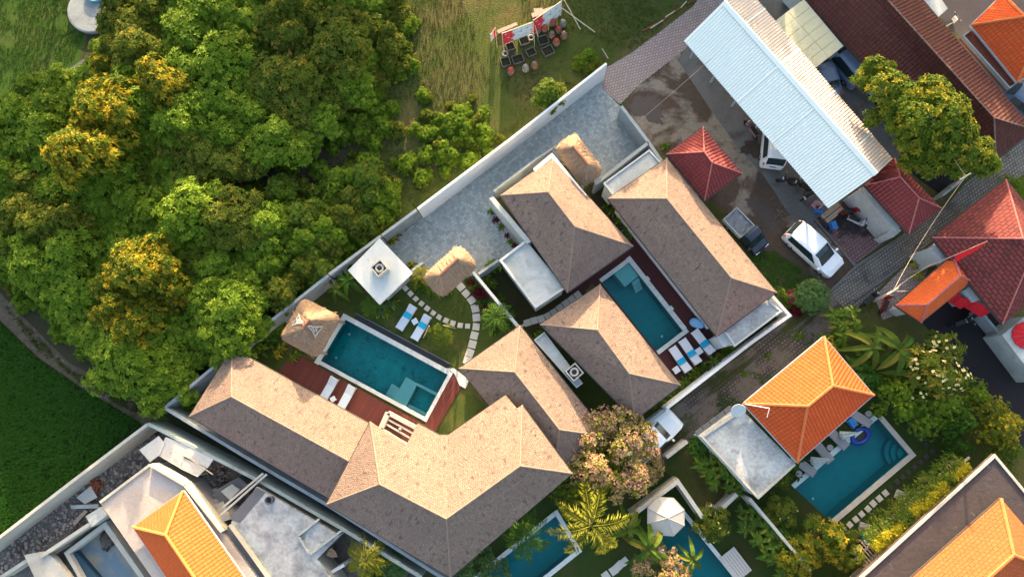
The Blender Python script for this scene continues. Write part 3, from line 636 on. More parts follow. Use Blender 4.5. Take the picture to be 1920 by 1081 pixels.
# ------------------------------------------------------------------ villas with wood shingle roofs
SHM = (M_SH, M_CAPSH, M_FASC)
va, VA = house('villa', 'long shingle roofed wing beside the red deck', 'villa', [(355, 780), (435, 653), (700, 798), (628, 940)], 3.0, [(434, 743), (664, 869)], 4.7, SHM, faces=[(0, 1, 4), (1, 2, 5, 4), (3, 0, 4, 5), (2, 3, 5)], caps=[(4, 5), (0, 4), (1, 4)])
_a, _b, _c = P(712, 907, 7.0), P(837, 972, 7.0), P(975, 873, 7.0); _e = P(694, 790, 5.0)
_z4, _z5 = on_plane(783, 793, _a, _b, _e), on_plane(823, 815, _a, _b, _e); _z2, _z3 = on_plane(713, 803, _a, _b, _e), on_plane(762, 833, _a, _b, _e); _f = P(840, 815, _z5)
_z7, _z8 = on_plane(948, 740, _b, _c, _f), on_plane(969, 765, _b, _c, _f)
vl, VL = house('villa', 'biggest L shaped shingle roof with pergola notch at the bottom', 'villa',
    [(612, 945), (694, 790), (713, 803), (762, 833), (783, 793), (823, 815), (840, 815), (948, 740), (969, 765), (979, 759), (1073, 887), (845, 1082)], 5.0,
    [(712, 907), (837, 972), (975, 873)], 7.0, SHM, zlist=[5, 5, _z2, _z3, _z4, _z5, _z5, _z7, _z8, 4.9, 4.9, 5],
    faces=[(0, 1, 12), (1, 2, 3, 4, 5, 13, 12), (5, 6, 13), (6, 7, 8, 14, 13), (8, 9, 14), (9, 10, 14), (10, 11, 13, 14), (11, 0, 12, 13)],
    caps=[(12, 13), (13, 14), (12, 0), (12, 1), (13, 11), (14, 10), (14, 9)], walls=False)
MB().prism(inset([VL[i] for i in (0, 1, 2, 3, 4, 5, 6, 7, 10, 11)], .6), 0, 2.8).build('wall', M_WHITE, vl)
vb, VB = house('villa', 'shingle villa with white parapet band beside the driveway', 'villa', [(938, 366), (1037, 295), (1187, 461), (1064, 548)], 3.1, [(1028, 360), (1078, 425)], 5.3, SHM)
q = PP([(1000, 316), (1035, 287), (1100, 366), (1095, 371), (1035, 297), (1003, 322)], 3.15)
MB().prism(q, 2.85, 3.2).build('parapet', M_WHITE, vb)
slab(vb, 'flat_roof', [(936, 488), (986, 450), (1060, 541), (1004, 578)], 2.75, M_CONC, .22, M_WHITE2, .16, .16, [0, 2, 3], M_WHITE)
q = PP([(917, 372), (925, 368), (996, 452), (988, 457)], 3.0); MB().prism(q, 0, 3.0).build('screen_wall', M_CONC, vb)
vc, VC = house('villa', 'long shingle villa between the mud yard and the courtyard pool', 'villa', [(1140, 372), (1250, 297), (1456, 548), (1344, 630)], 3.2, [(1250, 372), (1371, 521)], 5.4, SHM)
slab(vc, 'flat_roof', [(1131, 344), (1217, 281), (1240, 306), (1148, 366)], 2.85, M_CONC, .2, M_WHITE2, .10, .10, [0, 1, 3], M_WHITE)
slab(vc, 'flat_roof', [(1358, 622), (1440, 562), (1466, 583), (1377, 650)], 2.75, M_CONCD, .2, M_WHITE2, .12, .12, [1, 2, 3], M_WHITE)
q = PP([(1344, 631), (1358, 622), (1371, 644), (1357, 651)], 2.5); MB().prism(q, 0, 2.5).build('end_wall', M_WHITE2, vc)
vd, VD = house('villa', 'shingle villa touching the left edge of the courtyard pool', 'villa', [(1013, 608), (1125, 533), (1276, 721), (1190, 787)], 3.1, [(1120, 618), (1180, 700)], 5.1, SHM)
slab(vd, 'flat_roof', [(1001, 637), (1021, 622), (1093, 718), (1081, 727)], 2.6, M_CONC, .2, M_WHITE2, .08, .10, [0, 2, 3], M_GREYW)
ve, VE = house('villa', 'shingle villa in the middle with palm shadow on its roof', 'villa', [(861, 690), (975, 610), (1141, 818), (1035, 905)], 3.0, [(965, 697), (1049, 805)], 4.7, SHM)
# ------------------------------------------------------------------ thatched roofs
L_STRAW = leafmat('loose_straw', (.20, .135, .09), (.46, .33, .22), trans=.05)
def thatch(label, corners, ze, ridge, zr, rad, cat='gate', capm=M_CAPBR, name='thatched_gate'):
    c4 = [P(u, v, ze) for u, v in corners]; r = [P(u, v, zr) for u, v in ridge]; c = centre(c4); t = thing(name, label, cat, (c.x, c.y, 0))
    out = []
    for i in range(4):
        a, b, d = c4[i - 1], c4[i], c4[(i + 1) % 4]; e1 = (a - b).normalized(); e2 = (d - b).normalized()
        for k in range(6):
            s = k / 5; p0 = b + e1 * rad; p1 = b + e2 * rad; q = p0 * (1 - s) ** 2 + b * 2 * s * (1 - s) + p1 * s * s; out.append(q)
        n = 7
        for k in range(1, n): out.append((b + e2 * rad).lerp(d - e2 * rad, k / n))
    ring0 = [p + Vector((rnd.uniform(-.02, .02), rnd.uniform(-.02, .02), -.22)) for p in out]
    rings = [ring0]; rd = (r[1] - r[0]); L = rd.length; rd.normalize()
    near = []
    for p in out: s = max(0, min(L, (p - r[0]).dot(rd))); near.append(r[0] + rd * s)
    for f, lift in ((0, 0), (.33, .10), (.66, .10), (1, 0)): rings.append([p.lerp(q, f) + Vector((0, 0, lift + rnd.uniform(-.012, .012))) + (p - q).normalized() * (.09 if f == 1 else 0) for p, q in zip(out, near)])
    m = MB(); n = len(out); per = [0]
    for i in range(n): per.append(per[-1] + (out[(i + 1) % n] - out[i]).length)
    for ri, ring in enumerate(rings): m.v += [tuple(p) for p in ring]
    for ri in range(len(rings) - 1):
        for i in range(n):
            j = (i + 1) % n; m.f.append((ri * n + i, ri * n + j, (ri + 1) * n + j, (ri + 1) * n + i)); m.uv.append([(per[i], ri * .8), (per[i + 1], ri * .8), (per[i + 1], ri * .8 + .8), (per[i], ri * .8 + .8)])
    m.f.append(tuple(range(n - 1, -1, -1))); m.uv.append([(0, 0)] * n)
    m.build('thatch_roof', M_THATCH, t, smooth=True)
    sm = MB(); gs_ = random.Random(len(label))
    for _ in range(1500):
        i = gs_.randrange(n); f = gs_.random() ** .7; p = out[i].lerp(out[(i + 1) % n], gs_.random()); q = near[i]; o = p.lerp(q, f) + Vector((0, 0, .09 + .10 * math.sin(math.pi * f))); dn = (p - q).normalized(); sd = dn.cross(Vector((0, 0, 1))).normalized() * gs_.uniform(.008, .018)
        tip = o + dn * gs_.uniform(.2, .42) + sd * gs_.uniform(-4, 4) + Vector((0, 0, gs_.uniform(-.06, .05))); b_ = len(sm.v); sm.v += [tuple(o - sd), tuple(o + sd), tuple(tip + sd * .5), tuple(tip - sd * .5)]; sm.f.append((b_, b_ + 1, b_ + 2, b_ + 3)); sm.rnd.append(gs_.random())
    tag(sm.build('straw_layer', L_STRAW, t), kind='stuff')
    top = [r[0] + Vector((0, 0, .04)), r[1] + Vector((0, 0, .04))]; MB().tube([top[0] - rd * .1, top[0].lerp(top[1], .5) + Vector((0, 0, .05)), top[1] + rd * .1], .11, 6).build('ridge_cap', capm, t)
    me = MB().box((0, 0, (ze - .1) / 2), (.09, .09, (ze - .1) / 2)).mesh('post', M_WOOD)
    for p in inset(c4, rad * .75):
        o = bpy.data.objects.new('post', me); COL.objects.link(o); o.parent = t; o.location = (p.x - c.x, p.y - c.y, 0)
    return t
M_TERRA = plain('terracotta_ridge', (.21, .09, .06), .8)
thatch('golden thatched gate roof between the upper villa and the driveway', [(1037, 278), (1078, 247), (1134, 321), (1093, 352)], 2.5, [(1076, 276), (1101, 307)], 3.7, .62, capm=M_TERRA)
thatch('brown thatched gate roof between the driveway and the pool garden', [(790, 519), (861, 456), (898, 498), (827, 560)], 2.5, [(826, 515), (857, 486)], 3.7, .66, capm=M_TERRA)
g3 = thatch('thatched pool pavilion crossed with pale bamboo strips', [(523, 634), (568, 557), (640, 593), (594, 672)], 2.5, [(569, 615), (579, 600)], 4.3, .5, 'pavilion', M_TERRA, 'thatched_pavilion')
m = MB()
g3c = [P(u, v, 2.5) for u, v in [(523, 634), (568, 557), (640, 593), (594, 672)]]; g3a = P(574, 608, 4.3)
for i in range(4):
    a, b = g3c[i], g3c[(i + 1) % 4]
    def on(s, f): return a.lerp(b, s).lerp(g3a, f) + Vector((0, 0, .27))
    segs = [((.28, .38), (.46, .86)), ((.72, .38), (.54, .86))] + [((.3 + .4 * f * 0, .42 + .12 * f), (.7, .42 + .12 * f)) for f in range(0)]
    segs += [((.32 + .05 * f, .38 + .13 * f), (.68 - .05 * f, .45 + .13 * f)) for f in range(3)] + [((.35, .62), (.62, .40)), ((.42, .74), (.58, .55))]
    for (s0, f0), (s1, f1) in segs: m.tube([on(s0, f0), on((s0 + s1) / 2, (f0 + f1) / 2), on(s1, f1)], .034, 4)
m.build('bamboo_lattice', M_TEAK, g3)
# flat white pavilion with vent box, and its twin vent
c = P(712, 510); fp = thing('flat_roof_pavilion', 'white flat roofed pavilion beside the driveway and pool garden', 'pavilion', (c.x, c.y, 0))
slab(fp, 'flat_roof', Z1((432, 102), (672, 352), (430, 582), (202, 335)), 2.7, M_WHITE2, .22); MB().prism(inset(PP(Z1((440, 110), (660, 352), (430, 565), (225, 340)), 2.7), .35), 0, 2.47).build('wall', M_GREYW, fp)
def vent(u, v, z, label, rz):
    p = P(u, v, z + .6); t = thing('vent_box', label, 'vent', (p.x, p.y, z), rz)
    m = MB()
    for dx, dy, hx, hy in ((0, -.40, .44, .04), (0, .40, .44, .04), (-.40, 0, .04, .36), (.40, 0, .04, .36)): m.box((dx, dy, .32), (hx, hy, .32))
    m.build('box_side', M_CONCW, t, True); MB().box((0, 0, .22), (.36, .36, .2)).build('dark_inner', M_BLACK, t, True)
    MB().torus((0, 0, .5), .24, .08).build('fan_ring', M_CONCW, t, True, True)
    MB().lathe([(.15, .42), (.15, .5), (.05, .56)], n=14).build('fan_hub', M_BLACK, t, True)
vent(711, 502, 2.7, 'square vent box on the white flat roof', math.radians(40)); vent(1077, 697, 2.6, 'square vent box in the gap between two shingle villas', math.radians(40))
t = thing('roof_pipe', 'thin bent pipe beside the vent box on the white roof', 'pipe', P(691, 487, 2.7)); MB().tube([(0, 0, 0), (0, 0, .3), (-.12, .16, .34)], .02, 5).build('pipe', M_GUT, t, True)
# pergola
pt = thing('pergola', 'pale pergola with three beams in the notch of the big roof', 'pergola', P(745, 805))
def pb_(a, b, z0, z1, w=.14): MB().bar(P(*a, z1), P(*b, z1), w, z0, z1).build('beam', M_COPEW, pt)
f4 = Z4((428, 655), (690, 795), (585, 940), (362, 800)); cc = [tuple(x) for x in f4]
for a, b, w in ((cc[0], cc[1], .26), (cc[0], cc[3], .34), (cc[3], cc[2], .16)): pb_(a, b, 2.9, 3.2, w)
for f in (.33, .62):
    a = Vector(cc[0]).lerp(Vector(cc[3]), f); b = Vector(cc[1]).lerp(Vector(cc[2]), f); pb_(tuple(a), tuple(b), 2.95, 3.15, .10)
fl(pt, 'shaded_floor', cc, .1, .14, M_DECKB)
t = thing('pendant_lamp', 'small pale lamp hanging in the pergola', 'lamp', P(*Z4((540, 805))[0], 3.1)); MB().lathe([(.04, .1), (.12, -.05), (.10, -.12)], n=10).build('lamp_shade', M_WHITE2, t, True)
MB().tube([(0, 0, .09), (.05, .02, .2)], .015, 5).build('lamp_cord', M_BLACK, t, True)

# ------------------------------------------------------------------ neighbours
ORM = (M_ORANGE, M_CAPOR, M_GUT)
o1, VO = house('tiled_villa', 'orange tiled villa beside the pool with loungers', 'villa', [(1495, 866), (1394, 756), (1545, 631), (1638, 740)], 3.3, [(1514, 761), (1561, 723)], 5.5, ORM, capseg=.3, cap_r=.10, wall_in=.9)
slab(o1, 'flat_roof', [(1313, 818), (1390, 766), (1492, 870), (1421, 935)], 2.8, M_CONCD, .24, M_CONCW, .14, .12, [0, 2, 3], M_WHITE)
for i in range(5):
    a = Vector((1305, 812)).lerp(Vector((1372, 762)), i / 5); b = Vector((1305, 812)).lerp(Vector((1372, 762)), (i + .93) / 5)
    n_ = Vector((6, 9)); MB().prism(PP([tuple(a - n_ * .3), tuple(b - n_ * .3), tuple(b + n_ * .5), tuple(a + n_ * .5)], 2.5), 2.3, 2.52).build('eave_tile', M_DARKG, o1)
p = P(1384, 768, 3.7); t = thing('satellite_dish', 'white satellite dish at the roof corner above the grassy track', 'satellite dish', (p.x, p.y, 2.92))
R_ = Matrix.Translation((0, 0, .7)) @ Matrix.Rotation(math.radians(28), 4, 'X')
m = MB().lathe([(.10, 0), (.30, .035), (.46, .11), (.48, .12), (.45, .13), (.28, .06), (.02, .025)], n=22); m.v = [tuple(R_ @ Vector(x)) for x in m.v]; m.build('dish', M_WHITE2, t, True, True)
MB().tube([(0, 0, 0), (0, 0, .65)], .035, 6).build('mast', M_GUT, t, True); MB().tube([tuple(R_ @ Vector((0, -.42, .1))), tuple(R_ @ Vector((0, -.1, .52)))], .018, 5).build('feed_arm', M_GUT, t, True)
a, b = P(1397, 757, 3.5), P(1443, 765, 4.5); t = thing('antenna_pole', 'long pale antenna pole lying on the orange roof', 'antenna', a)
MB().tube([a, b], .028, 6).build('pole', M_WHITE, t); MB().tube([b, P(1438, 782, 4.4)], .022, 5).build('cross_arm', M_WHITE, t)
house('tiled_villa', 'red tiled pavilion roof on the mud yard', 'pavilion', [(1250, 289), (1318, 239), (1391, 325), (1321, 376)], 3.0, [(1320, 285), (1335, 305)], 4.5, (M_RED, M_CAPRED, M_FASC), capseg=.3, wall_in=.8)
r3, _ = house('tiled_villa', 'red tiled roof at the lower end of the white metal shed', 'house', [(1622, 347), (1677, 297), (1765, 390), (1704, 438)], 3.2, [(1688, 332), (1723, 371)], 4.5, (M_RED, M_CAPRED, M_FASC), capseg=.3, wall_in=.9)
q = PP([(1612, 355), (1622, 347), (1692, 422), (1680, 434)], 2.6); MB().prism(q, 0, 2.6).build('balcony_wall', M_CONC, r3)
q = PP([(1664, 436), (1676, 444), (1690, 432), (1680, 423)], 2.0); MB().prism(q, 0, 2.0).build('gate_pillar', M_CONC, r3)
r4, _ = house('tiled_villa', 'large weathered red tiled roof at the right edge', 'house', [(1748, 445), (1886, 336), (2018, 497), (1880, 607)], 3.2, [(1918, 447), (1938, 470)], 5.6, (M_REDOLD, M_CAPRED, M_FASC), wall_in=.9)
q = PP([(1743, 465), (1755, 459), (1778, 484), (1766, 492)], 2.6); MB().prism(q, 0, 2.6).build('bay_wall', M_WHITE2, r4)
q = PP([(1808, 544), (1822, 534), (1842, 560), (1826, 566)], 2.4); MB().prism(q, 0, 2.4).build('bay_wall', M_WHITE2, r4)
house('tiled_villa', 'narrow bright orange tiled roof beside the large red roof', 'gatehouse', [(1727, 604), (1679, 572), (1786, 479), (1822, 527)], 3.0, [(1738, 571), (1800, 517)], 4.1, (M_ORANGE2, M_CAPRED, M_FASC), capseg=.28, cap_r=.08, wall_in=.6)
rb, _ = house('tiled_house', 'huge brown tiled roof behind the big yellow lit tree', 'house', [(1455, -55), (1715, 220), (1782, 203), (1867, 298), (1940, 244), (1690, -48)], 3.0, [(1620, -48), (1863, 221)], 5.2, (M_BROWN, M_CAPBR, M_FASC),
    zlist=[2.7, 2.7, 3.4, 3.4, 3.4, 3.4], faces=[(0, 1, 2, 7, 6), (2, 3, 7), (3, 4, 7), (4, 5, 6, 7), (5, 0, 6)], caps=[(6, 7), (7, 3), (7, 4)], capseg=.35, wall_in=.6)
o3, _ = house('tiled_house', 'orange tiled house in the top right corner', 'house', [(1821, 47), (1880, -10), (1990, 100), (1908, 154)], 3.5, [(1921, 31), (1950, 62)], 5.4, (M_ORANGE, M_CAPOR, M_GUT), cap_r=.1, wall_in=.5)
slab(o3, 'terrace', [(1800, 71), (1822, 55), (1910, 154), (1888, 170)], 2.8, M_STRUCT, .2, M_GREYW, .09, .3, [0, 2, 3], M_GREYW)
c = P(1840, 980); bs = thing('flat_roofed_house', 'dark flat roof with inset orange tiles in the bottom right corner', 'house', (c.x, c.y, 0))
slab(bs, 'flat_roof', [(1864, 850), (2080, 1110), (1700, 1420), (1490, 1190)], 3.7, M_SLABBR, .25, M_CONCW, .16, .10, [0, 3], M_WOOD, 1.3)
house('tiled_roof', 'spotted orange tiled roof standing on the dark flat roof', 'roof', [(2000, 1078), (1877, 934), (1600, 1180), (1723, 1324)], 3.95, [(1901, 1040), (1745, 1180)], 5.9, (M_OLDOR, M_CAPOR, M_FASC), cap_r=.10, walls=False)
# white metal shed: ribbed sheets
sh = thing('metal_shed', 'long white ribbed metal roof over parked vehicles', 'shed', P(1470, 200))
def ribbed(name, a, b, c_, d_, n, mat, hgt=.05):
    m = MB(); rows = []
    for s in (0, 1):
        for i in range(n):
            for f, h in ((0, 0), (.55, 0), (.65, hgt), (.9, hgt)):
                t_ = (i + f) / n; p = (a.lerp(b, t_) if s == 0 else d_.lerp(c_, t_)); m.v.append((p.x, p.y, p.z + h))
    N = n * 4
    for i in range(N - 1): m.f.append((i, i + 1, N + i + 1, N + i))
    return m.build(name, mat, sh)
e0, e1 = P(1282, 77, 3.8), P(1553, 391, 3.8); g0, g1 = P(1358, 2, 5.2), P(1645, 325, 5.2); f0, f1 = P(1397, -27, 3.9), P(1674, 298, 3.9)
ribbed('roof_sheet', e0, e1, g1, g0, 74, M_METAL); ribbed('roof_sheet', g0, g1, f1, f0, 74, M_METAL_SUNLIT)
up = Vector((0, 0, .07)); dl = (e0 - g0).normalized(); dr = (f0 - g0).normalized()
MB().add([g0 + up + dl * .28, g1 + up + dl * .28, g1 + up * 1.3, g0 + up * 1.3, g0 + up + dr * .12, g1 + up + dr * .12], [(0, 1, 2, 3), (3, 2, 5, 4)]).build('ridge_cap', M_METAL, sh)
for t_ in (.14, .38, .62, .86):
    for c0_, c1_, d0_, d1_ in ((e0, e1, g0, g1), (f0, f1, g0, g1)):
        p, q = c0_.lerp(c1_, t_) + Vector((0, 0, .055)), d0_.lerp(d1_, t_) + Vector((0, 0, .055)); w_ = (c1_ - c0_).normalized() * .05
        MB().add([p - w_, p + w_, q + w_, q - w_, p - w_ - up * .3, p + w_ - up * .3, q + w_ - up * .3, q - w_ - up * .3], [(0, 1, 2, 3), (7, 6, 5, 4), (0, 4, 5, 1), (1, 5, 6, 2), (2, 6, 7, 3), (3, 7, 4, 0)]).build('sheet_lap', M_METAL, sh)
m = MB()
for i in range(7):
    for a, b in ((e0, e1), (f0, f1)):
        p = a.lerp(b, .02 + .96 * i / 6); p = p + ((g0 - e0) if a is e0 else (g0 - f0)) * (.45 if a is e0 else .06); m.prism([(p.x - .06, p.y - .06), (p.x + .06, p.y - .06), (p.x + .06, p.y + .06), (p.x - .06, p.y + .06)], 0, p.z - .02)
    p, q, r = (x.lerp(y, .02 + .96 * i / 6) for x, y in ((e0, e1), (g0, g1), (f0, f1))); m.tube([p - up, q - up, r - up], .05, 4)
m.build('frame', M_GUT, sh)
# olive canopy of flat sheets
oc = thing('canopy', 'flat olive sheet canopy between white shed and brown roof', 'canopy', P(1515, 64))
q = [Vector((u, v)) for u, v in ((1448, 44), (1507, -1), (1581, 87), (1527, 129))]
for i in range(2):
    for j in range(6):
        def bi(s, t_): return tuple((q[0].lerp(q[1], s)).lerp(q[3].lerp(q[2], s), t_))
        g = .004; pts = PP([bi(i / 2 + g, j / 6 + g), bi((i + 1) / 2 - g, j / 6 + g), bi((i + 1) / 2 - g, (j + 1) / 6 - g * .4), bi(i / 2 + g, (j + 1) / 6 - g * .4)], 3.0)
        MB().prism(pts, 2.97 + .008 * ((i + j) % 2), 3.0 + .008 * ((i + j) % 2)).build('panel', M_OLIVE, oc)
MB().prism(PP([tuple(x) for x in q], 2.9), 2.86, 2.93).build('canopy_frame', M_GUT, oc)
for u, v in ((1452, 46), (1527, 125), (1576, 87), (1508, 4)):
    p = P(u, v, 2.9); MB().box((p.x, p.y, 1.43), (.05, .05, 1.43)).build('post', M_GUT, oc)
tag(MB().prism(PP(ZU((535, -20), (740, -20), (825, 98), (717, 195)), 2.8), 2.72, 2.8).build('sheet_awning', M_CONC, base=P(1760, 10, 2.72)), 'pale blue flat awning beside the huge brown roof', 'awning')
# ------------------------------------------------------------------ objects of the gardens and yards
STONE_ME = [MB().box((0, 0, 0), (.5, .5, .03)).mesh('stepping_stone', m_) for m_ in (M_STONE, M_STONED)]
def stone(px, size, rz, dark, label, group, sx=1.0):
    o = bpy.data.objects.new('stepping_stone', STONE_ME[dark]); COL.objects.link(o); o.location = P(px[0], px[1], .03) ; o.rotation_euler = (0, 0, rz); o.scale = (size * sx, size, 1)
    return tag(o, label, 'stepping stone', group)
def path(pts, size, dark, label, group, sx=1.0, ends=None):
    for i, p in enumerate(pts):
        a = P(*pts[max(0, i - 1)]); b = P(*pts[min(len(pts) - 1, i + 1)]); d = b - a
        l = label
        if ends and i == 0: l = ends[0]
        if ends and i == len(pts) - 1: l = ends[1]
        stone(p, size * rnd.uniform(.94, 1.06), math.atan2(d.y, d.x) + rnd.uniform(-.06, .06), dark, l, group, sx)
path(Z1((1018, 453), (1057, 502), (1097, 550), (1123, 610), (1132, 675), (1130, 742), (1117, 805), (1103, 868), (1085, 930), (1065, 985)), .52, 0, 'large pale square stone in the curved garden path', 'curved path of large stones', ends=('large pale stone nearest the brown thatched gate', 'large pale stone tucked at the shingle eave'))
path(Z1((620, 465), (655, 503), (693, 540), (735, 575), (776, 610), (819, 643), (862, 672), (912, 697), (961, 716), (1015, 732), (1068, 737)), .36, 0, 'small pale square stone in the slanting lawn path', 'slanting path of small stones', ends=('small pale stone nearest the white flat roof', 'small pale stone touching the large curved path'))
path(Z2((633, 613), (695, 593), (760, 577), (822, 550), (878, 516), (933, 476), (988, 435), (1042, 396), (1097, 357)), .46, 0, 'pale stone in the courtyard path along the shingle eave', 'courtyard path stones', ends=('pale courtyard stone nearest the dividing wall', 'pale courtyard stone nearest the dark red deck'))
stone(Z2((590, 640))[0], .42, -.9, 0, 'narrow pale slab at the end of the dividing wall', 'courtyard path stones', .4)
vp = ZG((1095, 15), (1125, 55), (1155, 95), (1187, 130), (1232, 185), (1270, 232), (1305, 265), (1335, 305), (1367, 340), (1403, 375), (1367, 405), (1332, 435), (1300, 465), (1268, 492), (1236, 520), (1203, 548), (1170, 577), (1138, 610), (1104, 640), (1070, 668), (1040, 698), (1005, 728), (972, 757), (938, 787), (905, 818))
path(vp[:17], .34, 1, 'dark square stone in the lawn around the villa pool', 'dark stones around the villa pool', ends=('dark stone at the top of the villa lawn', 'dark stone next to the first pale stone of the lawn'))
path(vp[17:], .37, 0, 'grey square stone in the straight row below the villa pool', 'grey stones below the villa pool', ends=('grey stone next to the last dark stone', 'grey stone nearest the frangipani bushes'))
path(ZG((1250, 140), (1290, 195)), .34, 1, 'stray dark stone beside the dark stone row', 'stray dark stones')
path(ZM((312, 997), (272, 1034), (215, 1070), (352, 968)), .5, 0, 'pale stone on the dark lawn below the yellow palm', 'stones below the yellow palm')
# loungers
def lounger(cloth, towel, name='sun_lounger'):
    t = thing(name, '', 'sun lounger')
    for x, h, tilt in ((-.30, 0, 0), (.62, 0, 0)): pass
    m = MB(); m.box((-.33, 0, .30), (.66, .29, .05)); m.build('seat_cushion', cloth, t, True)
    R = Matrix.Translation((.34, 0, .30)) @ Matrix.Rotation(math.radians(-22), 4, 'Y'); MB().box((.32, 0, 0), (.32, .29, .05), m=R).build('back_cushion', cloth, t, True)
    MB().box((-.02, .27, .22), (1.0, .025, .03)).box((-.02, -.27, .22), (1.0, .025, .03)).build('frame', M_TEAK, t, True)
    me = MB().box((0, 0, .11), (.03, .03, .11)).mesh('leg', M_TEAK)
    for x in (-.9, .86):
        for y in (-.24, .24): o = bpy.data.objects.new('leg', me); COL.objects.link(o); o.parent = t; o.location = (x, y, 0)
    if towel: MB().box((.12, 0, .36), (.17, .30, .012)).box((.33, 0, .375), (.02, .26, .012)).build('towel', M_TOWEL, t, True)
    return t
LG = {}
def put_lounger(head, foot, kind, label, group, z=0.0):
    a, b = P(*head, z + .3), P(*foot, z + .3); c = (a + b) / 2; rz = math.atan2((a - b).y, (a - b).x); loc = (c.x, c.y, z)
    if kind not in LG:
        LG[kind] = lounger({'blue': M_LOUNGE, 'white': M_LOUNGW, 'grey': M_LOUNGG, 'plain': M_LOUNGE}[kind], kind in ('white', 'blue')); o = LG[kind]; o.location = loc; o.rotation_euler = (0, 0, rz); tag(o, label, None, group)
        o['src'] = 1
    else: o = dup(LG[kind], loc, rz, label, group)
    return o
put_lounger(Z1((672, 602))[0], Z1((580, 745))[0], 'blue', 'pale blue lounger with turquoise towel on the lawn, nearer the pool end', 'loungers on the garden lawn')
put_lounger(Z1((776, 674))[0], Z1((691, 818))[0], 'blue', 'pale blue lounger on the lawn half under the young tree', 'loungers on the garden lawn')
put_lounger(Z3((895, 880))[0], Z3((832, 990))[0], 'plain', 'plain pale lounger on the red deck, nearer the thatched pavilion', 'loungers on the red deck', DECKZ)
put_lounger(Z3((1057, 957))[0], Z3((995, 1070))[0], 'plain', 'plain pale lounger on the red deck, nearer the pergola', 'loungers on the red deck', DECKZ)
for h, f, l in (((768, 945), (690, 830), 'white lounger with turquoise towel beside the shingle eave and side table'), ((846, 885), (768, 770), 'middle white lounger with turquoise towel on the dark deck'), ((950, 805), (868, 700), 'white lounger with turquoise towel nearest the blue bean bag')):
    d = Vector((h[0] - f[0], h[1] - f[1])) * .06
    put_lounger(Z5((h[0] + d.x, h[1] + d.y))[0], Z5((f[0] - d.x, f[1] - d.y))[0], 'white', l, 'loungers on the dark deck', DECKZ)
gl = [((470, 590), (565, 660)), ((632, 470), (695, 545)), ((742, 370), (812, 440)), ((905, 225), (990, 275))]
gn = ['grey lounger under the orange eave nearest the slab roof', 'grey lounger under the orange eave between two round tables', 'grey lounger under the orange eave beside the striped closed parasol', 'grey lounger under the orange eave at the top pool corner']
for (a, b), l in zip(gl, gn): put_lounger(ZQ(a)[0], ZQ(b)[0], 'grey', l, 'grey loungers beside the villa pool')
def table(px, size, rz, mat, label, z=0.0, h=.36, group=None, round_=False):
    p = P(px[0], px[1], z + h); t = thing('side_table', label, 'side table', (p.x, p.y, z), rz, group)
    if round_: MB().lathe([(size * .5, h - .04), (size * .5, h)], n=16).build('table_top', mat, t, True); MB().lathe([(.12, 0), (.04, .04), (.04, h - .04)], n=8).build('leg', mat, t, True)
    else:
        MB().box((0, 0, h - .03), (size / 2, size / 2, .03)).build('table_top', mat, t, True); s = size / 2 - .05
        me = MB().box((0, 0, (h - .06) / 2), (.025, .025, (h - .06) / 2)).mesh('leg', mat)
        for x in (-s, s):
            for y in (-s, s): o = bpy.data.objects.new('leg', me); COL.objects.link(o); o.parent = t; o.location = (x, y, 0)
table(Z1((686, 703))[0], .40, .55, M_LOUNGE, 'small pale blue table between the two lawn loungers'); table(Z5((700, 968))[0], .44, .6, M_LOUNGW, 'small white table beside the lounger at the shingle eave', DECKZ)
table(Z5((877, 822))[0], .44, .6, M_LOUNGW, 'small white table between two white loungers', DECKZ); table(Z3((905, 1020))[0], .34, .6, M_LOUNGW, 'small white table between the two red deck loungers', DECKZ)
for px, l in (((735, 493), 'small round grey table between grey loungers'), ((1037, 230), 'small round grey table at the top pool corner'), ((492, 697), 'small round grey table at the lower end of the lounger row')): table(ZQ(px)[0], .42, 0, M_LOUNGG, l, 0, .45, 'round tables beside the villa pool', True)
# bean bag
q = [Vector((x, y)) for x, y in Z5((825, 543), (783, 608), (850, 648), (920, 650), (917, 600))]; c = P(1307, 603)
t = thing('bean_bag', 'big light blue bean bag on the dark deck beside the pool corner', 'bean bag', (c.x, c.y, DECKZ))
m = MB(); w = [P(x.x, x.y, .3) - Vector((c.x, c.y, 0)) for x in q]; cc2 = centre(w)
for z, f in ((0, .86), (.12, 1), (.3, .98), (.42, .8), (.5, .45)): m.v += [(cc2.x + (p.x - cc2.x) * f, cc2.y + (p.y - cc2.y) * f, z + (.12 if k in (3, 4) and z > .2 else 0)) for k, p in enumerate(w)]
m.f = [(r * 5 + i, r * 5 + (i + 1) % 5, r * 5 + 5 + (i + 1) % 5, r * 5 + 5 + i) for r in range(4) for i in range(5)] + [(20, 21, 22, 23, 24)]
if True:
    o = m.build('cushion', M_BEAN, t, True, True); md = o.modifiers.new('soft', 'SUBSURF'); md.levels = md.render_levels = 2
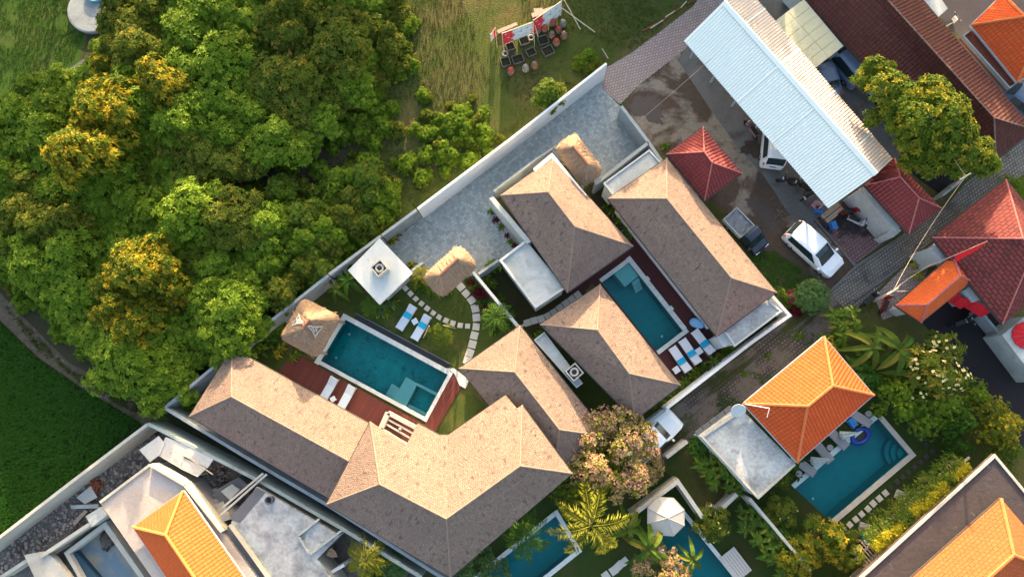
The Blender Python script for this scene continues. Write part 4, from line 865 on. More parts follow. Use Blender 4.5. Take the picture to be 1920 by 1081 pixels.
# ring float, closed parasols, blue chair
p = P(*ZQ((968, 402))[0], 0); t = thing('pool_float', 'dark blue inflatable boat floating at the pool edge', 'pool float', (p.x, p.y, -.06), .62)
MB().torus((0, 0, .1), .42, .13, sx=1.45).build('tube', M_NAVYP, t, True, True); MB().box((0, 0, .05), (.46, .30, .02)).build('float_floor', M_BLACK, t, True)
def closed_parasol(px, label, mat=None, rz=0, tilt=0, L=1.3, z=.5, base=True):
    p = P(px[0], px[1], z); t = thing('closed_parasol', label, 'parasol', (p.x, p.y, 0), rz)
    m = MB(); n = 16
    prof = [(.04, 0), (.30, .12), (.22, .5), (.10, L * .85), (.02, L)]
    for r, x in prof:
        for k in range(n): a = 2 * math.pi * k / n; rr = r * (1 if k % 2 else .55); m.v.append((x - L / 2, rr * math.cos(a), z + .1 + rr * math.sin(a)))
    for i in range(4): m.f += [(i * n + k, i * n + (k + 1) % n, (i + 1) * n + (k + 1) % n, (i + 1) * n + k) for k in range(n)]
    m.build('folded_canopy', mat or M_CANVAS, t, True); MB().tube([(-L * .45, 0, z), (-L * .5, 0, 0)], .03, 6).build('pole', M_WOOD, t, True)
    return t
STRIPE = mottled('pale_green_canvas', (.45, .50, .46), (.30, .36, .33), 4, 18, .9)
closed_parasol(ZQ((878, 388))[0], 'pale green closed parasol leaning over the pool edge near the boat float', STRIPE, .15); closed_parasol(ZQ((650, 590))[0], 'pale green closed parasol leaning at the lower part of the pool edge', STRIPE, .1)
M_FOLD = plain('tan_folded_canvas', (.55, .37, .25), .9, .1)
closed_parasol(ZE((455, 680))[0], 'tan folded parasol in the recess nearer the shingle roof', M_FOLD, .1, L=.9, z=1.2); closed_parasol(ZE((580, 872))[0], 'tan folded parasol in the recess beside the potted palm', M_FOLD, -.5, L=.8, z=1.2)
def chair(px, rz, mat, label, name='garden_chair', z=0):
    p = P(px[0], px[1], z + .4); t = thing(name, label, 'chair', (p.x, p.y, z), rz)
    MB().box((0, 0, .42), (.26, .26, .03)).build('seat', mat, t, True); MB().box((-.27, 0, .66), (.03, .26, .24)).build('backrest', mat, t, True)
    MB().box((0, .25, .56), (.2, .03, .02)).box((0, -.25, .56), (.2, .03, .02)).build('armrest', mat, t, True)
    me = MB().box((0, 0, .2), (.025, .025, .2)).mesh('leg', mat)
    for x in (-.2, .2):
        for y in (-.2, .2): o = bpy.data.objects.new('leg', me); COL.objects.link(o); o.parent = t; o.location = (x, y, 0)
chair(ZQ((905, 297))[0], .6, M_BLUEP, 'bright blue chair under the orange eave beside the pool'); chair(ZY((602, 407))[0], .3, M_BLUEP, 'blue plastic chair alone on the pink tiled court')
chair(ZV((1045, 935))[0], 1.2, M_BLUEP, 'blue plastic chair beside the corner of the metal shed'); chair(ZV((1025, 890))[0], 2.4, M_PINKC, 'dusty pink chair beside the corner of the metal shed')
chair(ZG((1020, 845))[0], 2.2, M_GREENP, 'turquoise green chair half under the yellow creeper')
def bench(px, px2, label, mat, w=.5, z=.42, name='bench', slats=4, cat='bench', z0=0):
    a, b = P(*px, z0 + z), P(*px2, z0 + z); d = (b - a); L = d.length; c = (a + b) / 2; t = thing(name, label, cat, (c.x, c.y, z0), math.atan2(d.y, d.x))
    me = MB().box((0, 0, z - .02), (L / 2, w / slats / 2 - .012, .02)).mesh('slat', mat)
    for k in range(slats): o = bpy.data.objects.new('slat', me); COL.objects.link(o); o.parent = t; o.location = (0, -w / 2 + w * (k + .5) / slats, 0)
    lm = MB().box((0, 0, (z - .04) / 2), (.04, w / 2 - .03, (z - .04) / 2)).mesh('leg', mat)
    for x in (-L / 2 + .15, L / 2 - .15): o = bpy.data.objects.new('leg', lm); COL.objects.link(o); o.parent = t; o.location = (x, 0, 0)
bench(ZY((500, 330))[0], ZY((660, 205))[0], 'grey plank bench at the lower corner of the metal shed', M_WOOD, .34); bench(ZY((538, 368))[0], ZY((690, 245))[0], 'second grey plank bench on the edge of the pink court', M_WOOD, .34)
bench(ZG((1200, 612))[0], ZG((1250, 635))[0], 'grey slatted lawn table near the yellow creeper, upper one', M_TEAK, .62, .4, 'low_table', 3, 'table'); bench(ZG((995, 795))[0], ZG((1048, 812))[0], 'grey slatted lawn table near the turquoise green chair', M_TEAK, .62, .4, 'low_table', 3, 'table')
bench(ZM((1085, 905))[0], ZM((1215, 1075))[0], 'grey plank platform beside the lower right pool', M_TEAK, 1.3, .25, 'timber_platform', 7, 'platform')
# open octagonal parasol
def parasol(u, v, z, r, n, mat, label, rz=0, seam=None):
    p = P(u, v, z); t = thing('open_parasol', label, 'parasol', (p.x, p.y, 0), rz); m = MB(); m.v = [(0, 0, z + .25)] + [(r * math.cos(2 * math.pi * k / n), r * math.sin(2 * math.pi * k / n), z - .28) for k in range(n)] + [(r * math.cos(2 * math.pi * k / n), r * math.sin(2 * math.pi * k / n), z - .36) for k in range(n)]
    m.f = [(0, 1 + k, 1 + (k + 1) % n) for k in range(n)] + [(1 + k, 1 + n + k, 1 + n + (k + 1) % n, 1 + (k + 1) % n) for k in range(n)]; m.build('canopy', mat, t, True)
    rb_ = MB()
    for k in range(n): rb_.tube([(0, 0, z + .26), (r * math.cos(2 * math.pi * k / n), r * math.sin(2 * math.pi * k / n), z - .27)], .016, 4)
    rb_.build('seam', seam or M_TEAK, t, True); MB().tube([(0, 0, 0), (0, 0, z + .3)], .03, 6).build('pole', M_WOOD, t, True); MB().lathe([(.3, 0), (.3, .08), (.05, .1)], n=12).build('base', M_CONCW, t, True)
parasol(*ZM((655, 650))[0], 2.4, 1.28, 8, M_CANVAS, 'open octagonal beige parasol over the lower right pool', .35)
parasol(1930, 628, 2.4, .9, 12, M_REDCL, 'crimson open parasol at the right edge beside a grey slab', .1, M_CAPRED)
slab_o = MB().prism(PP([(1879, 628), (1922, 592), (1990, 690), (1945, 715)], 2.0), 0, 2.0); tag(slab_o.build('grey_kiosk', M_CONC, base=P(1930, 660)), 'grey flat topped kiosk under the crimson parasol', 'kiosk')
# street lamp pole / utility poles, wires, flag
def pole(top, zt, bot, label, r=.09):
    a, b = P(*bot, 0), P(*top, zt); t = thing('utility_pole', label, 'pole', a); MB().tube([a, a.lerp(b, .5), b], r, 8, r * .7).build('pole_shaft', M_CONCW, t); d = (b - a)
    MB().bar(b - Vector((.35, .2, 0)), b + Vector((.35, .2, 0)), .07, b.z - .12, b.z - .04).build('cross_arm', M_CONCW, t); return b
b1 = pole((1811, 330), 7.0, (1776, 356), 'leaning pale utility pole beside the big yellow lit tree'); b2 = pole((1675, 545), 6.5, (1638, 565), 'pale utility pole beside motorbikes on the brick forecourt')
def wire(a, b, label, sag=.5, r=.018):
    pts = [a.lerp(b, k / 14) - Vector((0, 0, sag * 4 * (k / 14) * (1 - k / 14))) for k in range(15)]; tag(MB().tube(pts, r, 4).build('overhead_cable', M_WOOD, base=a), label, 'cable', 'overhead cables')
wire(b1, b2, 'overhead cable strung between the two utility poles'); wire(b2, P(1747, 495, 4.5), 'overhead cable from the forecourt pole to the narrow orange roof'); wire(b2, P(1700, 545, 5.5), 'short overhead cable beside the forecourt pole', .2)
wire(b1, P(1770, 250, 6.0), 'overhead cable from the leaning pole into the big tree', .2)
wire(P(1420, 30, 5.2) , P(1195, 230, 3.0), 'thin cable across the mud yard towards the grey wall', .4, .012)
a, b = P(1733, 502, 2.0), P(1851, 452, 7.5); t = thing('flag', 'long red pennant on a slanting bamboo pole beside the large red roof', 'flag', (a.x, a.y, 0))
pts = [a.lerp(b, k / 6) + Vector((0, 0, .25 * math.sin(math.pi * k / 6))) for k in range(7)]; pts = [Vector((a.x, a.y, 0))] + pts; MB().tube(pts, .035, 6, .015).build('flag_pole', M_BAMBOO, t)
m = MB(); tp, en = pts[-1], pts[4]
for k in range(7):
    s = k / 6; q = tp.lerp(en, s); wd = .05 + .75 * s * (1 - .25 * s); m.v += [tuple(q), tuple(q + Vector((.25 * wd + .08 * math.sin(s * 6), -.75 * wd, -wd * .8)))]
m.f = [(2 * k, 2 * k + 1, 2 * k + 3, 2 * k + 2) for k in range(6)]; m.build('pennant', M_REDCL, t)
for px, r, l in (((975, 620), .7, 'red cloth hanging under the lower eave of the large red roof'), ((845, 575), .45, 'dark red cloth between the narrow orange roof and the large red roof')):
    p = P(*ZR(px)[0], 2.0); m = MB()
    for k in range(6): m.v += [(-r + 2 * r * k / 5, -.7 * (-r + 2 * r * k / 5) + .1 * math.sin(k * 2), 2.2), (-r + 2 * r * k / 5 - .2, -.7 * (-r + 2 * r * k / 5) - .35, 1.3)]
    m.v = [(x + p.x, y + p.y, z) for x, y, z in m.v]; m.f = [(2 * k, 2 * k + 1, 2 * k + 3, 2 * k + 2) for k in range(5)]; tag(m.build('hanging_cloth', M_REDCL, base=(p.x, p.y, 1.3)), l, 'cloth')
# ------------------------------------------------------------------ cars
def car(label, kind, L, Wd, px, z, rz, paint, group=None):
    p = P(px[0], px[1], z); t = thing({'pickup': 'pickup_truck'}.get(kind, 'parked_car'), label, 'car' if kind != 'pickup' else 'pickup truck', (p.x, p.y, 0), rz, group)
    h = Wd / 2
    # stations along the length (front = +x): x, belt half width, belt z, roof half width, roof z
    if kind == 'hatch': st = [(-.50, .80, .62, .72, .90), (-.485, .92, .88, .74, 1.20), (-.44, .97, .92, .78, 1.50), (-.30, 1, .95, .80, 1.60), (.02, 1, .93, .79, 1.60), (.13, 1, .92, .74, 1.45), (.275, 1, .90, .80, .97), (.42, .97, .84, .70, .88), (.48, .86, .70, .60, .74), (.50, .74, .55, .5, .58)]; gl_ = (4, 5, 6, 'w'); roofi = (2, 4); wsi = (4, 6); rwi = (0, 2)
    elif kind == 'van': st = [(-.50, .84, .66, .76, 1.05), (-.48, .94, .95, .78, 1.30), (-.435, .98, 1.0, .80, 1.70), (-.3, 1, 1.02, .82, 1.80), (.08, 1, 1.0, .81, 1.78), (.16, 1, .98, .78, 1.65), (.28, 1, .97, .80, 1.05), (.43, .97, .90, .72, .94), (.48, .88, .75, .6, .8), (.50, .76, .6, .5, .62)]; roofi = (2, 4); wsi = (4, 6); rwi = (0, 2)
    elif kind == 'sedan': st = [(-.50, .80, .60, .6, .75), (-.46, .92, .82, .7, .90), (-.36, .98, .88, .76, .98), (-.24, 1, .90, .72, 1.38), (-.02, 1, .90, .74, 1.44), (.08, 1, .89, .72, 1.38), (.22, 1, .88, .78, .95), (.42, .96, .80, .7, .86), (.48, .86, .68, .6, .72), (.5, .74, .55, .5, .58)]; roofi = (3, 5); wsi = (5, 6); rwi = (2, 3)
    else: st = [(.02, 1, .85, .86, 1.2), (.035, 1, .90, .84, 1.58), (.10, 1, .9, .84, 1.62), (.22, 1, .9, .80, 1.58), (.34, 1, .88, .84, 1.0), (.46, .96, .80, .74, .88), (.495, .88, .66, .6, .74), (.5, .8, .5, .6, .58)]; roofi = (1, 3); wsi = (3, 4); rwi = (0, 1)
    m = MB(); rings = []
    for x, bw, bz, rw, rz_ in st:
        X = x * L; b = bw * h; r = min(rw, bw) * h
        ring = [(X, -b * .97, .26), (X, -b, (.26 + bz) / 2), (X, -b * .97, bz), (X, -r, rz_ - .03), (X, -r * .7, rz_ + .02), (X, 0, rz_ + .04), (X, r * .7, rz_ + .02), (X, r, rz_ - .03), (X, b * .97, bz), (X, b, (.26 + bz) / 2), (X, b * .97, .26)]
        rings.append(ring); m.v += ring
    N = 11
    for i in range(len(st) - 1): m.f += [(i * N + k, i * N + k + 1, (i + 1) * N + k + 1, (i + 1) * N + k)[::-1] for k in range(N - 1)] + [(i * N + N - 1, i * N, (i + 1) * N, (i + 1) * N + N - 1)[::-1]]
    m.f += [tuple(range(N)), tuple((len(st) - 1) * N + k for k in reversed(range(N)))]
    m.build('body', paint, t, True)
    def glaze(name, quad, off=.012, shrink=.07):
        q = [Vector(x) for x in quad]; c = sum(q, Vector()) / len(q); nn = (q[1] - q[0]).cross(q[2] - q[0]).normalized()
        if nn.dot(c - Vector((c.x * .6, 0, .7))) < 0: nn = -nn
        q = [x.lerp(c, shrink) + nn * off for x in q]; MB().add(q, [tuple(range(len(q)))]).build(name, M_GLASS, t, True)
    def screen(name, i0, i1, s0, dx, dz):
        rows = [[Vector(rings[i0][k]).lerp(Vector(rings[i0 + 1][k]), s0) for k in range(3, 8)]] + [[Vector(rings[i][k]) for k in range(3, 8)] for i in range(i0 + 1, i1)] + [[Vector(rings[i1][k]).lerp(Vector(rings[i1 - 1][k]), .06) for k in range(3, 8)]]
        w = MB()
        for r_ in rows:
            y0, y1 = r_[0].y, r_[-1].y
            for q in r_: w.v.append((q.x + dx, q.y * .93, q.z + dz))
        w.f = [(r_ * 5 + k, r_ * 5 + k + 1, r_ * 5 + k + 6, r_ * 5 + k + 5) for r_ in range(len(rows) - 1) for k in range(4)]; w.build(name, M_GLASS, t, True)
    screen('windscreen', wsi[0], wsi[1], .25 if kind != 'pickup' else .05, .018, .018); screen('rear_window', rwi[0], rwi[1], .12, -.02, .012)
    i0, i1 = (roofi[0], wsi[0])
    for s, (kb, kr) in ((-1, (2, 3)), (1, (8, 7))):
        lo0, lo1 = Vector(rings[i0][kb]), Vector(rings[wsi[1]][kb]); hi0, hi1 = Vector(rings[i0][kr]), Vector(rings[wsi[0]][kr])
        nseg = 1
        for k in range(nseg):
            f0, f1 = k / nseg + .02, (k + 1) / nseg - .02
            glaze('side_window', [lo0.lerp(lo1, f0 * .9), lo0.lerp(lo1, f1 * .9), hi0.lerp(hi1, f1), hi0.lerp(hi1, f0)], .035, .06)
    for x in (-.31, .32):
        for s in (-1, 1):
            w = MB(); w.torus((x * L, s * h * .90, .30), .22, .09, 'y', 16, 6); wo = w.build('wheel', M_TYRE, t, True, True); MB().tube([(x * L, s * h * .86, .30), (x * L, s * h * .96, .30)], .19, 12).build('rim', M_RIM, wo, True)
    for s in (-1, 1):
        X0 = st[-2][0] * L; MB().box((X0 - .06, s * h * .62, st[-2][2] + .0), (.10, .17, .05)).build('headlight', M_LAMP, t, True)
        if kind != 'pickup': MB().box((st[1][0] * L - .01, s * h * .80, st[1][2]), (.05, .09, .14)).build('tail_light', M_TAIL, t, True)
        mx = (wsi[1]); MB().box((st[mx][0] * L - .1, s * (h + .09), st[mx][2] + .10), (.07, .09, .06)).build('wing_mirror', paint, t, True)
    if kind == 'van': MB().box((-.505 * L, 0, .72), (.012, .22, .055)).build('number_plate', M_BLACK, t, True)
    if kind in ('hatch',): MB().box((-.455 * L, 0, 1.50), (.09, h * .66, .018)).build('spoiler', M_BLACK, t, True)
    if kind == 'pickup':
        x0, x1 = -.5 * L, .015 * L; xm = (x0 + x1) / 2
        MB().box((xm, 0, .60), ((x1 - x0) / 2, h * .96, .05)).build('bed_floor', M_CARN, t, True)
        MB().box((xm, h * .95, .83), ((x1 - x0) / 2, .035, .2)).box((xm, -h * .95, .83), ((x1 - x0) / 2, .035, .2)).box((x0, 0, .83), (.035, h * .95, .2)).box((x1, 0, .9), (.035, h * .95, .26)).build('bed_side', M_GUT, t, True)
        MB().box((x0 * .6, 0, .42), (.5, h * .5, .12)).build('chassis', M_BLACK, t, True)
        g = random.Random(4); tm = MB(); nx, ny = 12, 8
        for i in range(nx + 1):
            for j in range(ny + 1): tm.v.append((x0 + .05 + (x1 - x0 - .1) * i / nx, (-h + .09) + (2 * h - .18) * j / ny, .93 + .07 * math.sin(i * 1.7 + j * .8) + g.uniform(-.05, .05)))
        tm.f = [(i * (ny + 1) + j, (i + 1) * (ny + 1) + j, (i + 1) * (ny + 1) + j + 1, i * (ny + 1) + j + 1) for i in range(nx) for j in range(ny)]; tm.build('tarpaulin', M_TARP, t, True, True)
    return t
def heading(a, b): d = P(*b) - P(*a); return math.atan2(d.y, d.x)
car('white hatchback parked on the mud yard beside the tiled court', 'hatch', 4.3, 1.75, (1528, 466), .9, heading((1492, 430), (1566, 496)), M_CARW)
car('white minivan half under the metal shed with its tailgate showing', 'van', 4.2, 1.72, (1456, 258), 1.0, heading((1450, 318), (1458, 230)), M_CARW)
car('small dark pickup truck with silver tarpaulin over its bed', 'pickup', 3.35, 1.35, (1399, 434), .8, heading((1376, 410), (1424, 460)), M_CARN)
car('pale car mostly hidden under the pink blossom tree', 'sedan', 4.3, 1.75, (1226, 820), .9, heading((1190, 855), (1240, 808)), M_CARW)
car('dark blue grey car beside the metal shed, nearer its eave', 'sedan', 4.2, 1.7, (1545, 134), .9, heading((1560, 170), (1532, 100)), M_CARB)
car('blue grey van parked close to the brown tiled roof', 'van', 4.1, 1.7, (1588, 108), 1.2, heading((1612, 135), (1570, 85)), plain('steel_blue_paint', (.16, .24, .36), .35, .5, 0, .03))
car('dark car peeking out at the right edge below the orange house', 'sedan', 4.2, 1.7, (1925, 190), .9, heading((1900, 170), (1960, 215)), M_CARB)
# motorbikes and bicycles
def bike(px, rz, body, label, first=[None]):
    p = P(px[0], px[1], .5); t = thing('motorbike', label, 'motorbike', (p.x, p.y, 0), rz, 'parked motorbikes')
    for x in (-.6, .6): MB().torus((x, 0, .28), .22, .06, 'y', 14, 6).build('wheel', M_TYRE, t, True, True)
    m = MB(); m.box((-.28, 0, .55), (.36, .13, .14)); m.box((.12, 0, .38), (.2, .12, .05)); m.box((.42, 0, .66), (.08, .17, .24)); m.build('body_panel', body, t, True)
    MB().box((-.25, 0, .74), (.38, .13, .05)).build('seat', M_BLACK, t, True); MB().tube([(.42, -.32, .98), (.46, 0, .95), (.42, .32, .98)], .025, 5).build('handlebar', M_BLACK, t, True)
    MB().tube([(.6, 0, .28), (.44, 0, .9)], .04, 5).build('fork', M_RIM, t, True); MB().box((.52, 0, .82), (.04, .09, .06)).build('headlight', M_LAMP, t, True)
    for y in (-.38, .38): MB().box((.40, y, 1.08), (.015, .05, .035)).build('mirror', M_RIM, t, True)
    return t
M_BR = plain('red_motorbike_paint', (.42, .02, .02), .3); M_BW = plain('white_motorbike_paint', (.6, .6, .62), .3); M_BK = plain('black_motorbike_paint', (.03, .03, .035), .3)
bike(ZU((830, 262))[0], math.radians(28), M_BW, 'white and black motorbike in the alley behind the brown roof'); bike(ZV((755, 640))[0], math.radians(172), M_BK, 'black motorbike half under the metal shed beside the minivan')
bike(ZV((880, 690))[0], math.radians(160), M_BK, 'dark motorbike deeper under the metal shed'); bike(ZY((755, 275))[0], math.radians(10), M_BR, 'red motorbike on the dark end of the tiled court'); bike(ZY((815, 365))[0], math.radians(-25), M_BW, 'pale motorbike on the pink tiles below the red one')
bike(ZR((250, 612))[0], math.radians(65), M_BR, 'red motorbike on the brick forecourt at the pole foot'); bike(ZR((130, 580))[0], math.radians(40), M_BK, 'black motorbike beside the broad leaved plants and the pole')
bike(ZR((930, 715))[0], math.radians(35), M_BW, 'pale motorbike on the dark parking ground below the large red roof'); bike(ZR((845, 762))[0], math.radians(20), M_BK, 'dark motorbike on the parking ground nearest the yellow blossom tree')
bike(ZV((375, 120))[0], math.radians(120), plain('faded_pink', (.3, .16, .17), .6), 'faded pink small motorbike beside the upper metal shed eave'); bike(ZV((985, 775))[0], math.radians(30), M_BW, 'white motorbike under the lower metal shed eave')
# ------------------------------------------------------------------ meadow: banners, sheets, cane domes, frames
k = NT('banner_print'); v = k.coord('uv'); sx = k.new('SeparateXYZ'); k.link(v, sx.inputs[0])
r = k.new('MapRange'); r.inputs['From Min'].default_value = .36; r.inputs['From Max'].default_value = .44; n1 = k.noise(v, 3, 3, .5, .3, .7)
k.link(k.math('ADD', sx.outputs[0], k.math('MULTIPLY', n1, .1)), r.inputs['Value']); n2 = k.noise(v, 9, 2, .5, .60, .64)
n3 = k.noise(v, 7, 2, .5, .62, .66)
c = k.mix(r.outputs[0], k.mix(n3, (.50, .035, .05), (.68, .62, .62)), k.mix(n2, (.50, .57, .60), (.13, .17, .21))); M_BANNER = k.done(c, .6, .3)
def banner(a, b, z0, z1, label, thick=.03):
    A0, B0 = P(*a, z1), P(*b, z1); t = thing('banner_frame', label, 'banner', (A0.x, A0.y, 0)); n = 12; m = MB()
    for k in range(n + 1):
        s = k / n; q = A0.lerp(B0, s); w = Vector((.02 * math.sin(s * 17), -.03 * math.sin(s * 11), 0)); m.v += [(q.x + w.x, q.y + w.y, z1), (q.x + w.x * .3, q.y - .18, z0)]
    m.f = [(2 * k, 2 * k + 1, 2 * k + 3, 2 * k + 2) for k in range(n)]; m.uv = [[(k / n, 1), (k / n, 0), ((k + 1) / n, 0), ((k + 1) / n, 1)] for k in range(n)]
    m.build('printed_sheet', M_BANNER, t); MB().tube([A0, B0], .03, 5).build('top_rail', M_BAMBOO, t)
    for q in (A0, B0): MB().tube([(q.x, q.y, 0), (q.x, q.y, z1 + .1)], .035, 5).build('post', M_BAMBOO, t)
    MB().tube([(A0.x, A0.y, z1), (A0.x + .1, A0.y - 1.0, 0)], .025, 5).build('brace', M_BAMBOO, t)
banner(ZT((297, 455))[0], ZT((718, 298))[0], .35, 1.6, 'red and pale printed banner, lower half of the meadow sign'); banner(ZT((718, 280))[0], ZT((1105, 15))[0], .35, 1.9, 'red and pale printed banner, higher half of the meadow sign')
banner(ZT((205, 385))[0], ZT((140, 470))[0], .25, 1.0, 'small red and pale folded banner at the sign end')
def boards(px, z, label, mat, name='sheet_stack', n=2, cat='sheets', gap=.05, z0=.05):
    q = PP(px, z); c = centre(q); t = thing(name, label, cat, (c.x, c.y, 0))
    for i in range(n):
        s = [p.lerp(c, .03 * i) for p in q]; MB().prism(s, z0 + gap * i, z0 + gap * i + gap * .7).build('sheet', mat, t)
boards(ZT((690, 165), (985, 65), (1010, 125), (705, 225)), .3, 'pale corrugated sheets lying behind the higher banner', M_WOOD); boards(ZT((725, 95), (845, 85), (850, 130), (730, 140)), .3, 'small pale sheet behind the sheet stack', M_WOOD, n=1); boards(ZT((222, 400), (495, 285), (512, 325), (240, 445)), .3, 'pale plank bundle behind the lower banner', M_WOOD, 'plank_bundle', 3, 'planks')
for a, b, za, zb, l in ((ZT((1105, 110))[0], ZT((1555, 438))[0], 1.8, .1, 'long pale bamboo prop from the banner to the meadow'), (ZT((1140, 5))[0], ZT((1355, 395))[0], 1.9, .1, 'thin brown bamboo prop beside the long pale one'), (ZT((740, 340))[0], ZT((790, 510))[0], 1.3, .1, 'short bamboo prop in the middle of the banner'), (ZT((1650, 660))[0], ZT((1730, 790))[0], .6, .05, 'bamboo stick near the top of the white wall')):
    tag(MB().tube([P(*a, za), P(*b, zb)], .035, 6, .05).build('bamboo_prop', M_BAMBOO, base=P(*b)), l, 'pole')
dome = MB().lathe([(.27, 0), (.28, .15), (.26, .35), (.20, .52), (.12, .62), (.04, .66)], n=14)
M_CANE = mottled('woven_cane', (.30, .18, .125), (.17, .105, .075), 6, 26); M_CANEG = mottled('grey_cane', (.36, .33, .28), (.22, .2, .17), 6, 26); M_CANER = mottled('red_painted_cane', (.48, .07, .05), (.36, .07, .05), 6, 26)
dm = {k_: dome.mesh('cage', m_, None, True) for k_, m_ in (('b', M_CANE), ('g', M_CANEG))}; capm = {k_: MB().lathe([(.215, .50), (.13, .635), (.05, .69)], n=14).mesh('cage_top', m_, None, True) for k_, m_ in (('r', M_CANER), ('g', M_CANEG), ('b', M_CANE))}
for x, y, b, c, l in ((985, 300, 'b', 'r', 'cane dome with bright red top right under the higher banner'), (1118, 308, 'g', 'g', 'grey cane dome beside the banner post'), (870, 380, 'b', 'r', 'cane dome with red top left of the bright red one, second from the banner'), (775, 400, 'b', 'r', 'dark red topped cane dome half behind the banner prop'), (1060, 395, 'b', 'r', 'red topped cane dome in the middle of the dome group'), (970, 462, 'b', 'b', 'brown cane dome in front of the middle one'), (1135, 468, 'b', 'b', 'brown cane dome at the outer side of the group'), (1032, 562, 'b', 'r', 'red topped cane dome farthest from the banner in the group'), (415, 952, 'b', 'r', 'red topped cane dome, first of the lower row of three'), (615, 912, 'g', 'g', 'pale grey cane dome, middle of the lower row of three'), (738, 872, 'b', 'b', 'brown cane dome, last of the lower row of three')):
    p = P(*ZT((x, y))[0], .35); t = thing('cane_dome', l, 'cane dome', (p.x, p.y, 0), rnd.random() * 6, 'cane domes in the meadow')
    for me in (dm[b], capm[c]): o = bpy.data.objects.new(me.name.split('.')[0], me); COL.objects.link(o); o.parent = t
for x, y, w, h, r, l in ((410, 632, .62, .6, .35, 'below the lower banner'), (597, 552, .7, .66, .35, 'below the banner middle post'), (855, 545, .72, .72, .3, 'below the higher banner prop'), (918, 688, .8, .7, .45, 'farthest towards the white wall'), (690, 708, .66, .6, .45, 'in the middle row'), (345, 838, .64, .7, .3, 'at the outer lower corner'), (512, 800, .8, .66, .35, 'above the red topped dome of the lower row')):
    p = P(*ZT((x, y))[0], .15); t = thing('ground_frame', 'dark wooden bed frame with earth ' + l, 'frame', (p.x, p.y, 0), r, 'wooden bed frames in the meadow')
    for dx, dy, hx, hy in ((0, -h / 2, w / 2, .03), (0, h / 2, w / 2, .03), (-w / 2, 0, .03, h / 2 - .03), (w / 2, 0, .03, h / 2 - .03)): MB().box((dx, dy, .12), (hx, hy, .12)).build('side_board', M_WOODD, t, True)
    MB().box((0, 0, .03), (w / 2 - .03, h / 2 - .03, .03)).build('earth', M_SOIL, t, True)
for x, y, l in ((690, 520, 'grey tyre lying by the middle banner post'), (340, 735, 'pale tyre pair lying by the lower banner prop')): tag(MB().torus((0, 0, .08), .2, .07).build('old_tyre', M_CANEG, base=None), l, 'tyre').location = P(*ZT((x, y))[0], 0)
tank = P(178, 20); t = thing('round_platform', 'pale round concrete platform at the edge of the bright lawn', 'platform', (tank.x, tank.y, 0)); MB().lathe([(2.0, 0), (2.0, .28), (1.9, .3), (.01, .3)], n=40).build('disc', M_GREYW, t, True); MB().torus((0.2, 1.3, .42), .8, .12, n=28).build('basin_rim', plain('teal_rim', (.10, .26, .34), .5), t, True)
for i in range(7):
    a = P(1205 + i * 14, 62 - i * 9 + rnd.uniform(-3, 3)); b = P(1232 + i * 11, 46 - i * 8 + rnd.uniform(-4, 4)); tag(MB().tube([a + Vector((0, 0, .07)), b + Vector((0, 0, .09))], .05, 5).build('painted_pole', [M_STRUCT, M_BAMBOO][i % 2], base=a), ('reddish' if i % 2 == 0 else 'pale') + ' pole lying in the pile beside the brick lane', 'pole', 'poles piled beside the brick lane')
# ------------------------------------------------------------------ building site in the lower left corner
site = thing('unfinished_house', 'unfinished house with new orange roof and bare concrete terrace', 'house', P(300, 1000))
def part(name, px, z0, z1, mat, parent=site): return MB().prism(PP(px, z1), z0, z1).build(name, mat, parent)
ter = ZB((560, 662), (842, 452), (1035, 565), (1245, 830), (1560, 1240), (1300, 1500), (900, 1150))
part('terrace', ter, 0, 2.9, mottled('raw_terrace_screed', (.46, .38, .33), (.33, .29, .26), .7, 6, .9, c3=(.36, .39, .40), s3=.5, lo3=.5, hi3=.7))
def rail(a, b, w, z0, z1, mat, name='parapet'): return MB().bar(P(*a, z1), P(*b, z1), w, z0, z1).build(name, mat, site)
for a, b in (((842, 452), (1035, 565)), ((1037, 568), (1243, 828)), ((560, 662), (838, 453))): rail(ZB(a)[0], ZB(b)[0], .16, 2.2, 3.25 if a[0] > 600 else 3.02, M_BUFF)
house('new_tiled_roof', 'bright new orange tiled roof on the unfinished house', 'roof', [(249, 987), (343, 920), (530, 1186), (404, 1222)], 3.4, [(311, 1002), (442, 1196)], 4.9, (M_ORANGE2, plain('new_ridge_tile', (.66, .24, .05), .7), M_GUT), capseg=.26, cap_r=.10, wall_in=.5, wallmat=M_CONCW)
tk = thing('concrete_tank', 'raw concrete pool shell half filled with cloudy water', 'pool shell', P(190, 1040))
o4 = ZB((358, 945), (592, 768), (880, 1180), (560, 1290)); i4 = ZB((388, 952), (580, 806), (850, 1180), (560, 1260)); q4 = PP(o4, 1.0); r4_ = PP(i4, 1.0)
for i in range(4): MB().prism([q4[i], q4[(i + 1) % 4], r4_[(i + 1) % 4], r4_[i]], 0, 1.0).build('tank_wall', M_CONCW, tk)
MB().prism(r4_, .012, .12).build('tank_floor', mottled('silty_floor', (.44, .34, .24), (.34, .29, .24), .5, 4, .9, c3=(.20, .25, .30), s3=.28, lo3=.46, hi3=.54, bump=0), tk); MB().add([(p.x, p.y, .42) for p in r4_], [(0, 1, 2, 3)]).build('water', M_TANKW, tk)
hp = MB(); hc = P(*ZB((600, 868))[0], .3)
for k in range(6):
    for q in range(12): t_ = 6.283 * q / 12; rr = (.62, .58, .45, .3, .15, .02)[k] * (1 + .2 * math.sin(q * 2.3 + k)); hp.v.append((hc.x + rr * math.cos(t_) * .8, hc.y + rr * math.sin(t_) * 1.25, .10 + (0, .2, .36, .48, .56, .6)[k]))
